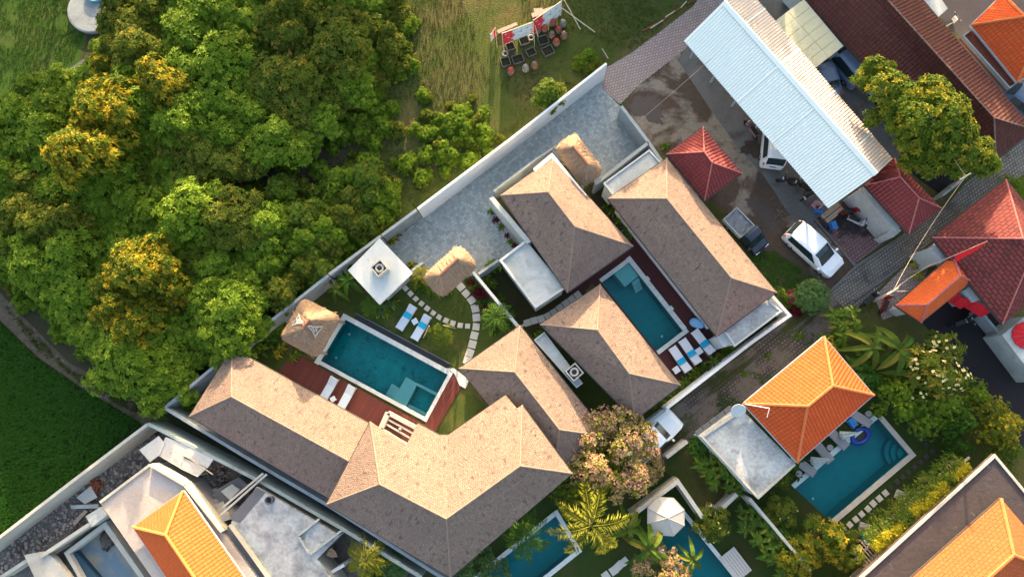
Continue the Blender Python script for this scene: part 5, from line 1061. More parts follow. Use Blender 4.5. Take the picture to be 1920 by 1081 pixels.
hp.f = [(k * 12 + q, k * 12 + (q + 1) % 12, (k + 1) * 12 + (q + 1) % 12, (k + 1) * 12 + q) for k in range(5) for q in range(12)]; hp.build('dirt_heap', M_PUD, tk)
MB().prism(PP(ZB((388, 955), (425, 940), (560, 1100), (500, 1120)), .6), .1, .6).build('tank_step', plain('dark_blue_step', (.02, .06, .10), .6), tk)
wall('site_wall', 'inner concrete wall beside the pool shell', [P(*ZB((225, 968))[0], 1.6), P(*ZB((515, 775))[0], 1.6)], .24, 1.6, M_CONCW); wall('site_wall', 'low concrete wall in the bottom left corner', [P(*ZB((0, 1085))[0], 1.2), P(*ZB((160, 982))[0], 1.2)], .24, 1.2, M_CONCW)
tag(MB().prism(PP(ZB((135, 958), (250, 940), (300, 975), (420, 1130), (230, 1160)), 1.4), .9, 1.4).build('concrete_slab', M_CONCW, base=P(80, 1060)), 'large pale concrete slab beside the pool shell', 'slab')
tag(MB().prism(PP(ZB((480, 740), (560, 690), (600, 735), (515, 800)), 1.7), 0, 1.7).build('concrete_plinth', M_CONC, base=P(180, 970)), 'square concrete plinth at the terrace corner', 'plinth')
def sheetobj(name, label, px, z, mat, cat, dz=.04, tilt=0):
    q = PP(px, z); m = MB(); n = len(q); m.v = [(p.x, p.y, z + tilt * (i % 2) - dz) for i, p in enumerate(q)] + [(p.x, p.y, z + tilt * (i % 2)) for i, p in enumerate(q)]
    m.f = [tuple(reversed(range(n))), tuple(range(n, 2 * n))] + [(i, (i + 1) % n, n + (i + 1) % n, n + i) for i in range(n)]; return tag(m.build(name, mat, base=(q[0].x, q[0].y, z - dz)), label, cat)
M_PLY = mottled('grey_sheet_metal', (.56, .54, .51), (.42, .405, .385), 1.5, 8, .7, c3=(.30, .30, .29), s3=.9, lo3=.58, hi3=.75)
sheetobj('metal_sheet', 'pale square sheet leaning at the terrace corner', ZB((782, 368), (890, 290), (925, 330), (900, 392), (842, 436)), 2.3, M_PLY, 'sheet')
shd = thing('sheet_roof', 'makeshift roof of pale sheets beside the mossy wall', 'roof', P(350, 855))
for a, b, z in ((((930, 295), (1060, 345), (1010, 470), (885, 398)), 0, 2.25), (((1062, 350), (1200, 418), (1165, 470), (1025, 400)), 0, 2.28), (((1015, 405), (1160, 470), (1108, 520), (1005, 470)), 0, 2.22)):
    MB().prism(PP(ZB(*a), z), z - .03, z).build('sheet', M_PLY, shd)
for a in ((940, 310), (1190, 425), (1110, 510), (900, 395)): p = P(*ZB(a)[0], 2.2); MB().box((p.x, p.y, 1.08), (.05, .05, 1.08)).build('post', M_WOOD, shd)
tag(MB().tube([P(*ZB((975, 355))[0], 2.4), P(*ZB((1195, 505))[0], 2.4)], .04, 5).build('bamboo_prop', M_BAMBOO, base=P(340, 850)), 'bamboo pole lying on the makeshift sheet roof', 'pole')
sheetobj('metal_sheet', 'pale sheet lying on the rubble by the brick pile', ZC((515, 545), (610, 468), (655, 545), (570, 590)), .35, M_PLY, 'sheet'); sheetobj('plank', 'pale broad plank lying across the rubble', ZC((473, 598), (660, 590), (665, 618), (480, 622)), .4, M_CONC, 'plank'); sheetobj('plank', 'brown plank slanting down from the plinth', ZC((487, 712), (570, 628), (590, 640), (500, 738)), .3, M_WOOD, 'plank')
for (x, y), (x2, y2), w, l in (((1235, 735), (1495, 505), .13, 'outer timber beam bridging the mossy wall'), ((1250, 690), (1475, 500), .13, 'inner timber beam bridging the mossy wall')): tag(MB().bar(P(*ZB((x, y))[0], 2.6), P(*ZB((x2, y2))[0], 2.6), w, 2.45, 2.6).build('timber_beam', M_CONCW, base=P(420, 950)), l, 'beam')
st_ = thing('staircase', 'raw concrete staircase between terrace and timber beams', 'staircase', P(408, 940))
for i in range(7):
    a = Vector(ZB((1160 + i * 12, 600 + i * 25))[0]); b = Vector(ZB((1215 + i * 12, 580 + i * 25))[0]); n_ = Vector((4, 8)); part('step', [tuple(a), tuple(b), tuple(b + n_), tuple(a + n_)], 0, .3 + .33 * i, M_CONCW, st_)
tag(MB().prism(PP(ZB((1195, 600), (1340, 520), (1390, 560), (1255, 690)), 1.2), 0, 1.2).build('concrete_block', M_DARKG, base=P(420, 925)), 'dark grey concrete block below the timber beams', 'block')
tag(MB().prism(PP(ZB((1240, 600), (1300, 560), (1345, 590), (1290, 650)), 1.4), 1.21, 1.4).build('square_slab', M_CONC, base=P(430, 920)), 'pale lid on the dark concrete block', 'lid')
fr = thing('flat_roofed_house', 'blotched grey flat roof between the new orange roof and the shingle villa', 'house', P(540, 990))
slab(fr, 'flat_roof', ZB((1298, 772), (1440, 575), (1905, 850), (1780, 980), (1905, 1150), (1560, 1200)), 2.7, M_CONCD, .25, None, walls=M_CONCW)
q = PP(ZB((1242, 840), (1290, 790), (1505, 1090), (1440, 1130)), 2.5); MB().prism(q, 0, 2.5).build('gutter_strip', M_DARKG, fr); MB().bar(P(*ZB((1288, 788))[0], 3.0), P(*ZB((1510, 1095))[0], 3.0), .18, 2.4, 3.0).build('parapet', M_BUFF, fr)
MB().prism(PP(ZB((1285, 755), (1440, 580), (1490, 605), (1345, 775)), 2.74), 2.702, 2.74).build('roof_strip', M_DARKG, fr)
p = P(*ZB((1510, 650))[0], 3.1); t = thing('water_drum', 'round dark open drum on the blotched flat roof', 'drum', (p.x, p.y, 2.7)); MB().lathe([(.24, 0), (.26, .3), (.26, .5), (.21, .5), (.2, .1)], n=18).build('drum_wall', M_DARKG, t, True, True); MB().lathe([(.2, .08), (.01, .1)], n=18).build('drum_bottom', M_BLACK, t, True)
for a, b, l in (((1672, 850), (1790, 755), 'upper low wall of the roof recess with folded parasol'), ((1738, 955), (1916, 820), 'middle low wall between the two roof recesses'), ((1672, 850), (1738, 955), 'inner low wall along the roof recesses')): tag(MB().bar(P(*ZB(a)[0], 2.9), P(*ZB(b)[0], 2.9), .13, 2.705, 2.9).build('low_wall', M_CONC, base=P(*ZB(a)[0], 2.7)), l, 'wall')
sheetobj('recess_floor', 'brown grey recess floor under the upper folded parasol', ZB((1680, 848), (1790, 765), (1905, 826), (1742, 948)), .5, M_APRON, 'floor', .45)
wall('garden_wall', 'white wall corner behind the bottom palm', [P(*ZE((500, 1075))[0], 1.8), P(*ZE((680, 975))[0], 1.8)], .2, 1.8, M_WHITE)
sheetobj('slab', 'pale grey walkway slab below the eave of the biggest shingle roof', ZE((955, 800), (985, 785), (1250, 960), (1210, 1000)), .3, M_CONC, 'slab', .28)
table(ZE((500, 940))[0], .5, .5, M_WOOD, 'grey wooden stool table beside the lower folded parasol', .55, .5)
g = random.Random(12); rub = MB()
sitepoly = ZB((20, 900), (860, 270), (930, 330), (800, 460), (560, 640), (480, 760), (220, 940), (0, 1060)); sp2 = ZB((1195, 430), (1330, 500), (1200, 590), (1120, 540))
cnt = 0
while cnt < 800:
    u, v = g.uniform(0, 470), g.uniform(800, 1081)
    if not (inside((u, v), sitepoly) or inside((u, v), sp2)): continue
    cnt += 1; p = P(u, v); s = abs(g.gauss(0, .045)) + .02; R_ = Matrix.Translation((p.x, p.y, s * .5)) @ Matrix.Rotation(g.random() * 6, 4, 'Z') @ Matrix.Rotation(g.random() * .7, 4, 'X'); rub.box((0, 0, 0), (s, s * g.uniform(.4, 1), s * g.uniform(.3, .6)), m=R_)
tag(rub.build('rubble', mottled('rubble_chunks', (.40, .35, .31), (.17, .145, .13), 2.5, 9)), kind='stuff')
bp_ = MB(); ctr = P(*ZC((655, 465))[0])
for i in range(90):
    R_ = Matrix.Translation((ctr.x + g.gauss(0, .22), ctr.y + g.gauss(0, .22), .06 + g.random() * .25)) @ Matrix.Rotation(g.random() * 6, 4, 'Z') @ Matrix.Rotation(g.uniform(-.6, .6), 4, 'X'); bp_.box((0, 0, 0), (.11, .055, .04), m=R_)
tag(bp_.build('brick_rubble', M_STRUCT), kind='stuff')
pl = MB(); ctr = P(1475, 393)
for i in range(150):
    s = g.uniform(.02, .055); x, y = g.gauss(0, .9), g.gauss(0, .9); pl.box((ctr.x + x * .5 + y * .5, ctr.y + y * .8 - x * .6, s * .4 + .02), (s, s * .7, s * .4), g.random() * 3)
tag(pl.build('loose_stones', M_APRON), kind='stuff')
# ------------------------------------------------------------------ vegetation: leaf geometry
def leaf(m, o, d, up, L, w, r, droop=.25, fold=.0):
    """one leaf blade of two quads, from o along d, drooping at the tip"""
    s = d.cross(up); s = s.normalized() if s.length > 1e-5 else Vector((1, 0, 0)); b = len(m.v)
    p1 = o + d * (L * .5) + up * (L * .06); p2 = o + d * L - Vector((0, 0, L * droop))
    m.v += [tuple(o), tuple(p1 + s * w), tuple(p1 - s * w), tuple(p2)]; m.f.append((b, b + 1, b + 3, b + 2)); m.rnd.append(r)
def blade(m, o, d, L, w, r, n=5, droop=.5, rise=.4):
    """a long broad leaf (banana, heliconia, palm rachis): a strip of n segments, keel shaped"""
    d = Vector((d.x, d.y, 0)).normalized(); s = Vector((-d.y, d.x, 0)); b = len(m.v)
    for k in range(n + 1):
        t = k / n; q = o + d * (L * t) + Vector((0, 0, L * (rise * t - (rise + droop) * t * t))); ww = w * (math.sin(math.pi * min(1, .08 + t * .92)) ** .7 + (.05 if k < n else 0))
        m.v += [tuple(q + s * ww + Vector((0, 0, ww * .35))), tuple(q), tuple(q - s * ww + Vector((0, 0, ww * .35)))]
    for k in range(n):
        i = b + k * 3; m.f += [(i, i + 1, i + 4, i + 3), (i + 1, i + 2, i + 5, i + 4)]; m.rnd += [r, max(0, r - .25)]
def sph(g):
    z = g.uniform(-1, 1); a = g.uniform(0, 2 * math.pi); q = math.sqrt(1 - z * z); return Vector((q * math.cos(a), q * math.sin(a), z))
def crown(seed, lobes, nw, ll, lw, per=7, zmin=-.35, fill=.25, spread=.55):
    """leaf whorls over and inside the lobes of a crown"""
    g = random.Random(seed); m = MB(); tot = sum(r * r for _, r in lobes); done = 0
    for c, r in lobes:
        c = Vector(c); k = int(nw * r * r / tot)
        for _ in range(k):
            d = sph(g)
            if d.z < zmin: d.z = -d.z
            rr = r * (g.uniform(.45, .9) if g.random() < fill else g.uniform(.72, 1.26)); o = c + Vector((d.x, d.y, d.z * .85)) * rr
            if any((o - Vector(c2)).length < r2 * .66 for c2, r2 in lobes if c2 is not c and r2 > 0 and (Vector(c2) - c).length > 1e-6): continue
            ax = (d + Vector((0, 0, .55)) + sph(g) * .35).normalized(); x = ax.orthogonal().normalized(); y = ax.cross(x); a0 = g.random() * 6; wr = g.random()
            for j in range(per):
                a = a0 + 2 * math.pi * j / per + g.uniform(-.3, .3); ld = (x * math.cos(a) + y * math.sin(a)) + ax * g.uniform(-.1, spread); ld.normalize()
                leaf(m, o, ld, ax, ll * g.uniform(.75, 1.2), lw * g.uniform(.8, 1.2), min(1, max(0, .7 * wr + .3 * g.random())), g.uniform(.05, .4))
    return m
def lobes_for(seed, n, R=1.0, zc=1.6):
    g = random.Random(seed); L = [((0, 0, zc - .1 * R), R * .58)]; n += 3
    for i in range(n):
        a = 2 * math.pi * i / n + g.uniform(-.5, .5); q = R * g.uniform(.42, .85); L.append(((q * math.cos(a), q * math.sin(a), zc + (.15 - .5 * q / R) * R + g.uniform(-.15, .2) * R), R * g.uniform(.24, .42)))
    for i in range(2): L.append(((g.uniform(-.35, .35) * R, g.uniform(-.35, .35) * R, zc + .42 * R), R * g.uniform(.3, .42)))
    return L
def trunk_mesh(seed, zc, r=.07, limbs=4, R=.6):
    g = random.Random(seed); m = MB(); m.tube([(0, 0, -.02), (.03, .02, zc * .35), (-.02, .03, zc * .75)], r, 7, r * .6)
    for i in range(limbs):
        a = 2 * math.pi * i / limbs + g.random(); q = R * g.uniform(.5, .9); m.tube([(-.01, .02, zc * g.uniform(.45, .7)), (q * .5 * math.cos(a), q * .5 * math.sin(a), zc * .9), (q * math.cos(a), q * math.sin(a), zc * 1.1)], r * .5, 5, r * .18)
    return m
PROTO = {}
def proto(shape, mat):
    key = (shape, mat.name)
    if key not in PROTO:
        base = (shape, None)
        if base not in PROTO: PROTO[base] = SHAPES[shape]()
        me = PROTO[base].mesh('foliage', mat); PROTO[key] = me
    return PROTO[key]
SHAPES = {}
for i in range(5): SHAPES['bush%d' % i] = (lambda i=i: crown(20 + i, lobes_for(i, 5 + i % 3), 720, .155, .035))
for i in range(3): SHAPES['fine%d' % i] = (lambda i=i: crown(60 + i, lobes_for(40 + i, 6, zc=1.0), 800, .085, .020, 6))
for i in range(2): SHAPES['frangi%d' % i] = (lambda i=i: crown(80 + i, lobes_for(50 + i, 7, zc=1.3), 200, .21, .034, 9, 0, .3, .4))
def spray_lobes(i, n=64):
    g = random.Random(i * 50 + 1); L = []
    for k in range(n): a = g.random() * 6.283; q = math.sqrt(g.random()) * .95; L.append((Vector((q * math.cos(a), q * math.sin(a), 1.3 - .3 * q * q + g.gauss(0, .08))), g.uniform(.09, .20)))
    return L
for i in range(2): SHAPES['spray%d' % i] = (lambda i=i: crown(90 + i, spray_lobes(i), 1050, .075, .020, 6, -.2, .25, .9))
SHAPES['lowbush'] = lambda: crown(99, lobes_for(61, 6, zc=.45), 420, .17, .04, 7)
SHAPES['ball'] = lambda: crown(98, [((0, 0, .9), .95)], 520, .20, .028, 8, -.1, .1, .9)
def spot_flowers(seed, base, n, r0, mat_r=.035):
    """clusters of small petals over a crown"""
    g = random.Random(seed); m = MB(); L = base
    for _ in range(n):
        c, r = L[g.randrange(len(L))]; d = sph(g); d.z = abs(d.z) + .25; d.normalize(); o = Vector(c) + d * r * 1.06
        for j in range(5):
            a = 2 * math.pi * j / 5; x = d.orthogonal().normalized(); y = d.cross(x); leaf(m, o + d * .03, (x * math.cos(a) + y * math.sin(a) + d * .5).normalized(), d, r0 * g.uniform(.8, 1.2), r0 * .38, g.random(), .0)
    return m
for i in range(2): SHAPES['pinkbloom%d' % i] = (lambda i=i: spot_flowers(3 + i, spray_lobes(i), 1300, .024))
SHAPES['creambloom'] = lambda: spot_flowers(5, lobes_for(50, 7, zc=1.3), 120, .062)
SHAPES['fewcream'] = lambda: spot_flowers(6, lobes_for(51, 7, zc=1.3), 14, .07)
SHAPES['ballbloom'] = lambda: spot_flowers(8, [((0, 0, .45), .6)], 120, .10)
def palm_shape(seed, n, L, droop, w=.5, rise=.35, lw=.03, zc=2.2, trunk=True):
    g = random.Random(seed); m = MB(); top = Vector((0, 0, zc))
    for i in range(n):
        a = 2 * math.pi * i / n + g.uniform(-.25, .25); d = Vector((math.cos(a), math.sin(a), 0)); s = Vector((-d.y, d.x, 0)); l = L * g.uniform(.82, 1.1); rs = rise * g.uniform(.5, 1.4); k = 16; r = g.random()
        pts = [top + d * (l * t / k) + Vector((0, 0, l * (rs * (t / k) - (rs + droop) * (t / k) ** 2))) for t in range(k + 1)]
        m.tube(pts, .018, 4, .006, False); m.rnd += [.9] * (4 * k)
        for t in range(2, k + 1):
            q = pts[t]; f = math.sin(math.pi * min(1, .15 + .85 * t / k)) * .9 + .12
            for sg in (-1, 1):
                for e in (0, .5): leaf(m, q.lerp(pts[t - 1], e), (s * sg + d * g.uniform(.4, 1.1) + Vector((0, 0, g.uniform(-.2, .5)))).normalized(), Vector((0, 0, 1)), w * f * g.uniform(.6, 1.15), lw * .8, min(1, max(0, .5 * r + .5 * g.random())), .35)
    return m
SHAPES['palm0'] = lambda: palm_shape(1, 8, 2.0, .45, .55)
SHAPES['palm1'] = lambda: palm_shape(2, 11, 1.5, .55, .42)
SHAPES['fern'] = lambda: palm_shape(3, 12, 1.0, .35, .30, .6, .028, .35)
def broad(seed, n, L, w, zc=.3, rise=.55, droop=.45, stems=1, sp=.5):
    g = random.Random(seed); m = MB()
    for s_ in range(stems):
        o = Vector((g.uniform(-sp, sp), g.uniform(-sp, sp), zc)) if stems > 1 else Vector((0, 0, zc))
        for i in range(n): a = 2 * math.pi * i / n + g.uniform(-.5, .5); blade(m, o + Vector((0, 0, g.uniform(-.1, .15))), Vector((math.cos(a), math.sin(a), 0)), L * g.uniform(.7, 1.15), w * g.uniform(.8, 1.15), g.random(), 5, droop * g.uniform(.7, 1.3), rise * g.uniform(.6, 1.4))
    return m
SHAPES['banana'] = lambda: broad(1, 11, 1.7, .19, 1.7, .55, .6)
SHAPES['banana2'] = lambda: broad(2, 10, 1.45, .17, 1.6, .6, .6)
SHAPES['ginger'] = lambda: broad(3, 6, .62, .10, 1.3, .5, .5, 14, .9)
SHAPES['gingerlow'] = lambda: broad(4, 6, .55, .10, .35, .6, .5, 5, .4)
SHAPES['herb'] = lambda: broad(5, 9, .5, .06, .15, .7, .5)
SHAPES['spiky'] = lambda: broad(6, 16, .7, .045, .2, .9, .35)
TR = {}
def plant(name, label, cat, u, v, zc, shape, mat, sc, rz=None, group=None, trunk=None, leafname='crown', bloom=None, sz=1.0, bloomname='blossom'):
    """stand a plant so that its middle (level zc) shows at survey point u, v"""
    p = P(u, v, zc); t = thing(name, label, cat, (p.x, p.y, 0), rz if rz is not None else rnd.random() * 6.28, group); t.scale = (sc, sc, sc * sz)
    o = bpy.data.objects.new(leafname, proto(shape, mat)); COL.objects.link(o); o.parent = t
    if trunk:
        if trunk not in TR: zc_, r_, nl, R_ = trunk; TR[trunk] = trunk_mesh(len(TR), zc_, r_, nl, R_).mesh('trunk', M_TRUNK)
        q = bpy.data.objects.new('trunk', TR[trunk]); COL.objects.link(q); q.parent = t
    if bloom: q = bpy.data.objects.new(bloomname, proto(bloom[0], bloom[1])); COL.objects.link(q); q.parent = t
    return t
BT = (1.6, .06, 5, .7)
# ---- the thicket on the left: single trees, spaced
zone = [(0, 200), (60, 168), (150, 138), (205, 85), (215, -30), (765, -30), (750, 55), (742, 120), (690, 175), (612, 205), (590, 265), (500, 312), (430, 318), (405, 345), (425, 385), (470, 372), (545, 345), (600, 360), (640, 345), (700, 320), (742, 365), (715, 415), (620, 498), (545, 552), (440, 632), (318, 716), (255, 708), (172, 632), (118, 570), (32, 518), (-60, 492), (-60, 230)]
holes = [((445, 452), 30), ((400, 55), 22), ((640, 290), 50), ((20, 590), 30), ((400, 350), 36), ((445, 345), 44), ((500, 340), 50), ((560, 322), 54), ((610, 285), 50), ((660, 240), 50), ((705, 205), 50), ((745, 160), 30)]
gold = [((265, 545), 62), ((230, 590), 50), ((200, 180), 42), ((160, 280), 40), ((120, 320), 30), ((205, 150), 30), ((310, 175), 30)]  # sunlit crowns, given the gold tinted leaf colour
olive = [((600, 90), 75), ((560, 50), 50), ((640, 60), 60), ((250, 40), 55), ((390, 270), 32), ((60, 380), 48), ((110, 400), 36), ((190, 40), 40)]
g = random.Random(21); placed = []; tries = 0
while tries < 6000 and len(placed) < 240:
    tries += 1; u, v = g.uniform(-60, 770), g.uniform(-30, 745)
    if not inside((u, v), zone) or (u > 520 and v > 310) or (u > 470 and v > 380 and u * .62 + v > 770): continue
    if u > 690: continue
    if any((u - c[0]) ** 2 + (v - c[1]) ** 2 < r * r for c, r in holes): continue
    big = g.random(); dmin = 28 + 20 * big
    if any((u - a) ** 2 + (v - b) ** 2 < (dmin * .5 + d2 * .5) ** 2 for a, b, d2 in placed): continue
    placed.append((u, v, dmin))
for u, v, dm_ in placed:
    sc = dm_ / 22.5 * g.uniform(.95, 1.22)
    kind = 'gold' if any((u - c[0]) ** 2 + (v - c[1]) ** 2 < r * r for c, r in gold) else 'olive' if any((u - c[0]) ** 2 + (v - c[1]) ** 2 < r * r for c, r in olive) else 'green'
    h = sc * 1.6; dflat = .82
    if kind == 'gold': sz = g.uniform(1.1, 1.35); mat, lab, gp = L_SUNGOLD, 'tall golden leaved tree standing out of the green thicket', 'sunlit golden trees of the thicket'
    elif kind == 'olive': sz = g.uniform(.85, 1.05); mat, lab, gp = L_OLIVE, 'olive tinged bushy tree in the upper half of the thicket', 'olive tinged trees of the thicket'
    else:
        sz = g.uniform(.62, .95) if (u > 570 and 310 < v < 450) else g.uniform(.75, .95) if (u > 430 and v > 420) else g.uniform(.6, .85); mat = L_GREEN if g.random() < .85 else L_OLIVE
        if v > 600 and u < 260: lab = 'green bushy tree of the thicket above the gravelly bank'
        elif v > 600: lab = 'green bushy tree of the thicket beside the wall of the long shingle wing'
        elif u > 480 and v > 420: lab = 'green bushy tree of the thicket beside the wall of the white flat roof'
        elif u > 400 and v > 300: lab = 'bright green bushy tree of the thicket below the bare path in the meadow'
        elif v > 420 and u < 170: lab = 'green bushy tree of the thicket at the bend of the bank'
        elif v > 380: lab = 'green bushy tree of the thicket around the golden trees above the long shingle wing'
        elif u < 160: lab = 'green bushy tree of the thicket below the bright lawn wall'
        elif u > 480: lab = 'green bushy tree of the thicket at the edge of the dry meadow'
        elif v < 120: lab = 'green bushy tree of the thicket near the round concrete platform'
        else: lab = 'green bushy tree in the middle of the upper thicket'
        gp = lab[6:] if lab.startswith('green') else lab[13:]; gp = 'trees ' + gp.split('tree ', 1)[1]
    plant('thicket_tree', lab, 'tree', u, v, min(h * sz, 7.5), 'bush%d' % g.randrange(5), mat, sc, None, gp, BT, sz=sz)
for u, v in [(g.uniform(0, 740), g.uniform(0, 740)) for _ in range(260)]:
    if inside((u, v), zone) and sum(1 for a, b, _ in placed if (u - a) ** 2 + (v - b) ** 2 < 26 ** 2) == 0 and not any((u - c[0]) ** 2 + (v - c[1]) ** 2 < (r * .8) ** 2 for c, r in holes[4:]) or any((u - c[0]) ** 2 + (v - c[1]) ** 2 < (r * 1.1) ** 2 and (u - c[0]) ** 2 + (v - c[1]) ** 2 > (r * .6) ** 2 for c, r in holes[:2]):
        plant('undergrowth_shrub', 'low shrub filling a gap between the thicket trees', 'shrub', u, v, .8, 'lowbush', L_GREEN, g.uniform(.9, 1.5), None, 'low shrubs between the thicket trees', leafname='foliage')
scr = []; tries = 0
while tries < 3000 and len(scr) < 110:
    tries += 1; u, v = g.uniform(440, 760), g.uniform(-10, 560)
    if not inside((u, v), zone) or not ((u > 520 and v > 330) or (u > 470 and v > 380 and u * .62 + v > 770) or (u > 680 and v < 150)): continue
    if any((u - a) ** 2 + (v - b) ** 2 < 17 ** 2 for a, b in scr): continue
    scr.append((u, v)); lo_ = v > 300
    plant('scrub_bush', ('low bright green scrub bush along the lower driveway wall' if u > 650 else 'low bright green scrub bush beside the wall of the white flat roof' if v > 440 else 'low bright green scrub bush just below the bare path') if lo_ else 'low olive scrub bush at the upper meadow edge', 'shrub', u, v, .9, g.choice(('lowbush', 'lowbush', 'fine0', 'bush3')), g.choice((L_GREEN, L_GREEN, L_LIME, L_OLIVE)) if lo_ else L_OLIVE, g.uniform(.85, 1.35), None, ('scrub along the lower driveway wall' if u > 650 else 'scrub beside the white flat roof' if v > 440 else 'scrub below the bare path') if lo_ else 'scrub at the upper meadow edge', leafname='foliage')
for u, v in ((12, 528), (40, 556), (62, 552), (85, 585), (108, 608), (128, 625), (150, 655), (172, 662), (195, 690), (222, 705), (250, 724), (285, 735), (30, 512), (300, 748), (70, 530), (135, 600)):
    plant('bank_shrub', 'low green shrub along the gravelly bank of the rice field', 'shrub', u + g.uniform(-6, 6), v + g.uniform(-6, 6), .7, 'lowbush', g.choice((L_GREEN, L_GREEN, L_OLIVE)), g.uniform(.7, 1.25), None, 'shrubs along the gravelly bank', leafname='foliage')
for _ in range(46):
    v = g.uniform(-10, 260); u = 735 - max(0, v - 120) * .35 + g.gauss(0, 24)
    plant('edge_shrub', 'low olive green shrub thinning out from the thicket into the dry meadow', 'shrub', u, v, .5, 'lowbush', g.choice((L_OLIVE, L_GREEN)), g.uniform(.35, .9), None, 'shrubs thinning into the dry meadow', leafname='foliage')
# low shrubs of the meadow edge
ms = [(455, 400), (480, 372), (520, 385), (560, 372), (600, 320), (690, 300), (650, 320), (610, 345), (735, 120), (715, 145), (700, 95), (835, 240), (850, 268), (870, 232), (880, 258), (820, 262), (862, 215), (840, 285), (895, 225), (700, 265), (660, 340), (1110, 120), (1100, 110), (590, 235), (640, 215), (735, 300), (520, 345), (480, 345), (760, 305), (715, 235), (675, 205), (790, 330), (905, 205)]
gm = random.Random(5)
for _ in range(70):
    s_ = gm.random(); cu, cv = (760 - 330 * s_, 130 + 250 * s_) if gm.random() < .5 else (850, 250); ms.append((cu + gm.gauss(0, 50), cv + gm.gauss(0, 30)))
ms = [q for q in ms if q[0] > 1050 or ((q[0] - 430) * .78 + (q[1] - 700) * 1.0 < -30 and not (q[0] < 700 and q[1] < 190))]
for i, (u, v) in enumerate(ms):
    top = u > 1050; lab = ('green shrub beside the upper end of the white wall' if top else 'low bright green shrub in the middle of the meadow' if 800 < u < 920 and v < 300 else 'low green shrub along the edge between thicket and meadow')
    plant('shrub', lab, 'shrub', u, v, .6, 'lowbush', L_GREEN if i % 3 else L_OLIVE, g.uniform(.35, .95), None, 'shrubs by the white wall end' if top else 'shrubs in the meadow' if 800 < u < 920 and v < 300 else 'shrubs along the thicket edge', leafname='foliage')
# unseen trees added beyond the upper edge of the view; their tall crowns keep the low sun off the ground
for i, (x, y, h) in enumerate([(-42, 37, 9), (-37, 42, 9.5), (-33, 34, 8), (-20, 38, 9.5), (-15, 36, 9), (-10, 40, 9.8), (-13, 43, 9.5), (21, 47, 9), (7.5, 37, 8.5), (10.5, 39, 9), (13.5, 38, 8.8), (15, 41, 8.8), (5.4, 37.5, 8.3), (9, 40, 8.8), (12, 41, 9), (16.3, 38, 8.8), (25.5, 41, 11), (30, 44, 11.5), (35, 41, 12), (39, 45, 12.5), (44, 42, 12)]):
    t = thing('unseen_shade_tree', 'tall dense tree beyond the upper edge of the thicket' if x < 5 else 'unseen tall tree added past the roofs to shade them and the yard', 'tree', (x, y, 0), g.random() * 6, 'tall trees beyond the thicket' if x < 5 else 'unseen trees added past the roofs for shade'); low = 4 < x < 16.5; s = 2.7; t.scale = (s, s, h / (1.35 if low else 2.4))
    for nm, me in (('crown', proto('lowbush' if low else 'bush%d' % (i % 5), L_DEEP)), ('trunk', TR[BT]))[:1 if low else 2]: o = bpy.data.objects.new(nm, me); COL.objects.link(o); o.parent = t  # middle ones: trunkless bushes stretched tall so no sun slips under
# ---- single trees
t = thing('big_tree', 'big yellow lit tree between the white shed and the brown roof', 'tree', P(1735, 245)); bl = []
for u, v, z, r in ((1640, 122, 5.6, .7), (1620, 150, 5.0, .8), (1665, 165, 6.0, 1.2), (1700, 190, 6.2, 1.35), (1725, 225, 6.6, 1.5), (1745, 180, 6.6, 1.3), (1690, 230, 5.6, 1.0), (1770, 215, 7.0, 1.5), (1715, 262, 5.8, 1.1), (1790, 250, 6.6, 1.3), (1760, 270, 6.0, 1.4), (1820, 285, 6.0, 1.25), (1845, 305, 5.6, .95), (1790, 305, 5.4, 1.2), (1740, 305, 5.0, 1.0), (1680, 200, 5.6, 1.1), (1635, 222, 4.4, .6), (1660, 130, 5.4, .6), (1710, 300, 4.8, .8)):
    p = P(u, v, z) - t.location; bl.append((p, r))
bl = [(p, r * .82) for p, r in bl]; cm = crown(301, bl, 2300, .33, .066, 7, -.3, .2); cm.build('crown', L_SUNNY, t, True)
tm = MB(); tm.tube([(0, 0, 0), (.1, .1, 2.5), (0, 0, 4.2)], .28, 8, .2)
for p, r in bl: tm.tube([(0, 0, 3.4), tuple(Vector((0, 0, 4.0)).lerp(p, .55) + Vector((0, 0, .3))), tuple(p)], .10, 5, .03)
tm.build('trunk', M_TRUNK, t, True)
ST = (1.2, .035, 9, .95)
for u, v, sc, rz, l, b in ((1150, 850, 2.95, .3, 'large tree with pink blossom over the pale car', 0), (1112, 890, 2.4, 1.5, 'yellow green tree beside the pink blossom tree at the biggest roof', None), (1250, 1088, 1.8, 2.2, 'pink blossom tree at the bottom edge of the picture', 1), (1130, 815, 1.2, 4.0, 'small pink blossom crown overlapping the shingle eave', 1), (1218, 878, 1.35, 5.0, 'pink blossom crown over the pale wall corner', 0)):
    plant('blossom_tree', l, 'tree', u, v, 4.0, 'spray%d' % (b or 0), L_SUNNY if b is None else L_BRONZE, sc, rz, None, ST, bloom=('pinkbloom%d' % b, L_PINK) if b is not None else None)
plant('young_tree', 'yellow green tree leaning over the white wall', 'tree', 1030, 172, 2.6, 'bush1', L_LIME, 1.25, 1, None, (1.6, .06, 5, .7))
plant('round_shrub', 'pale green ball shaped shrub beside the grassy track', 'shrub', 1523, 556, 1.0, 'ball', L_AGAVE, 1.0, 0, None, leafname='foliage')
plant('bougainvillea', 'shrub with magenta flowers beside the ball shaped shrub', 'shrub', 1487, 556, .6, 'lowbush', L_OLIVE, .75, 0, leafname='foliage', bloom=('ballbloom', L_MAG)); plant('shrub', 'green shrub at the right corner of the long shingle villa', 'shrub', 1468, 552, .6, 'lowbush', L_LIME, .7, 2, leafname='foliage')
plant('shrub', 'dark pink tinged shrub below the magenta flowers', 'shrub', 1495, 580, .4, 'lowbush', L_RED, .45, 2, leafname='foliage')
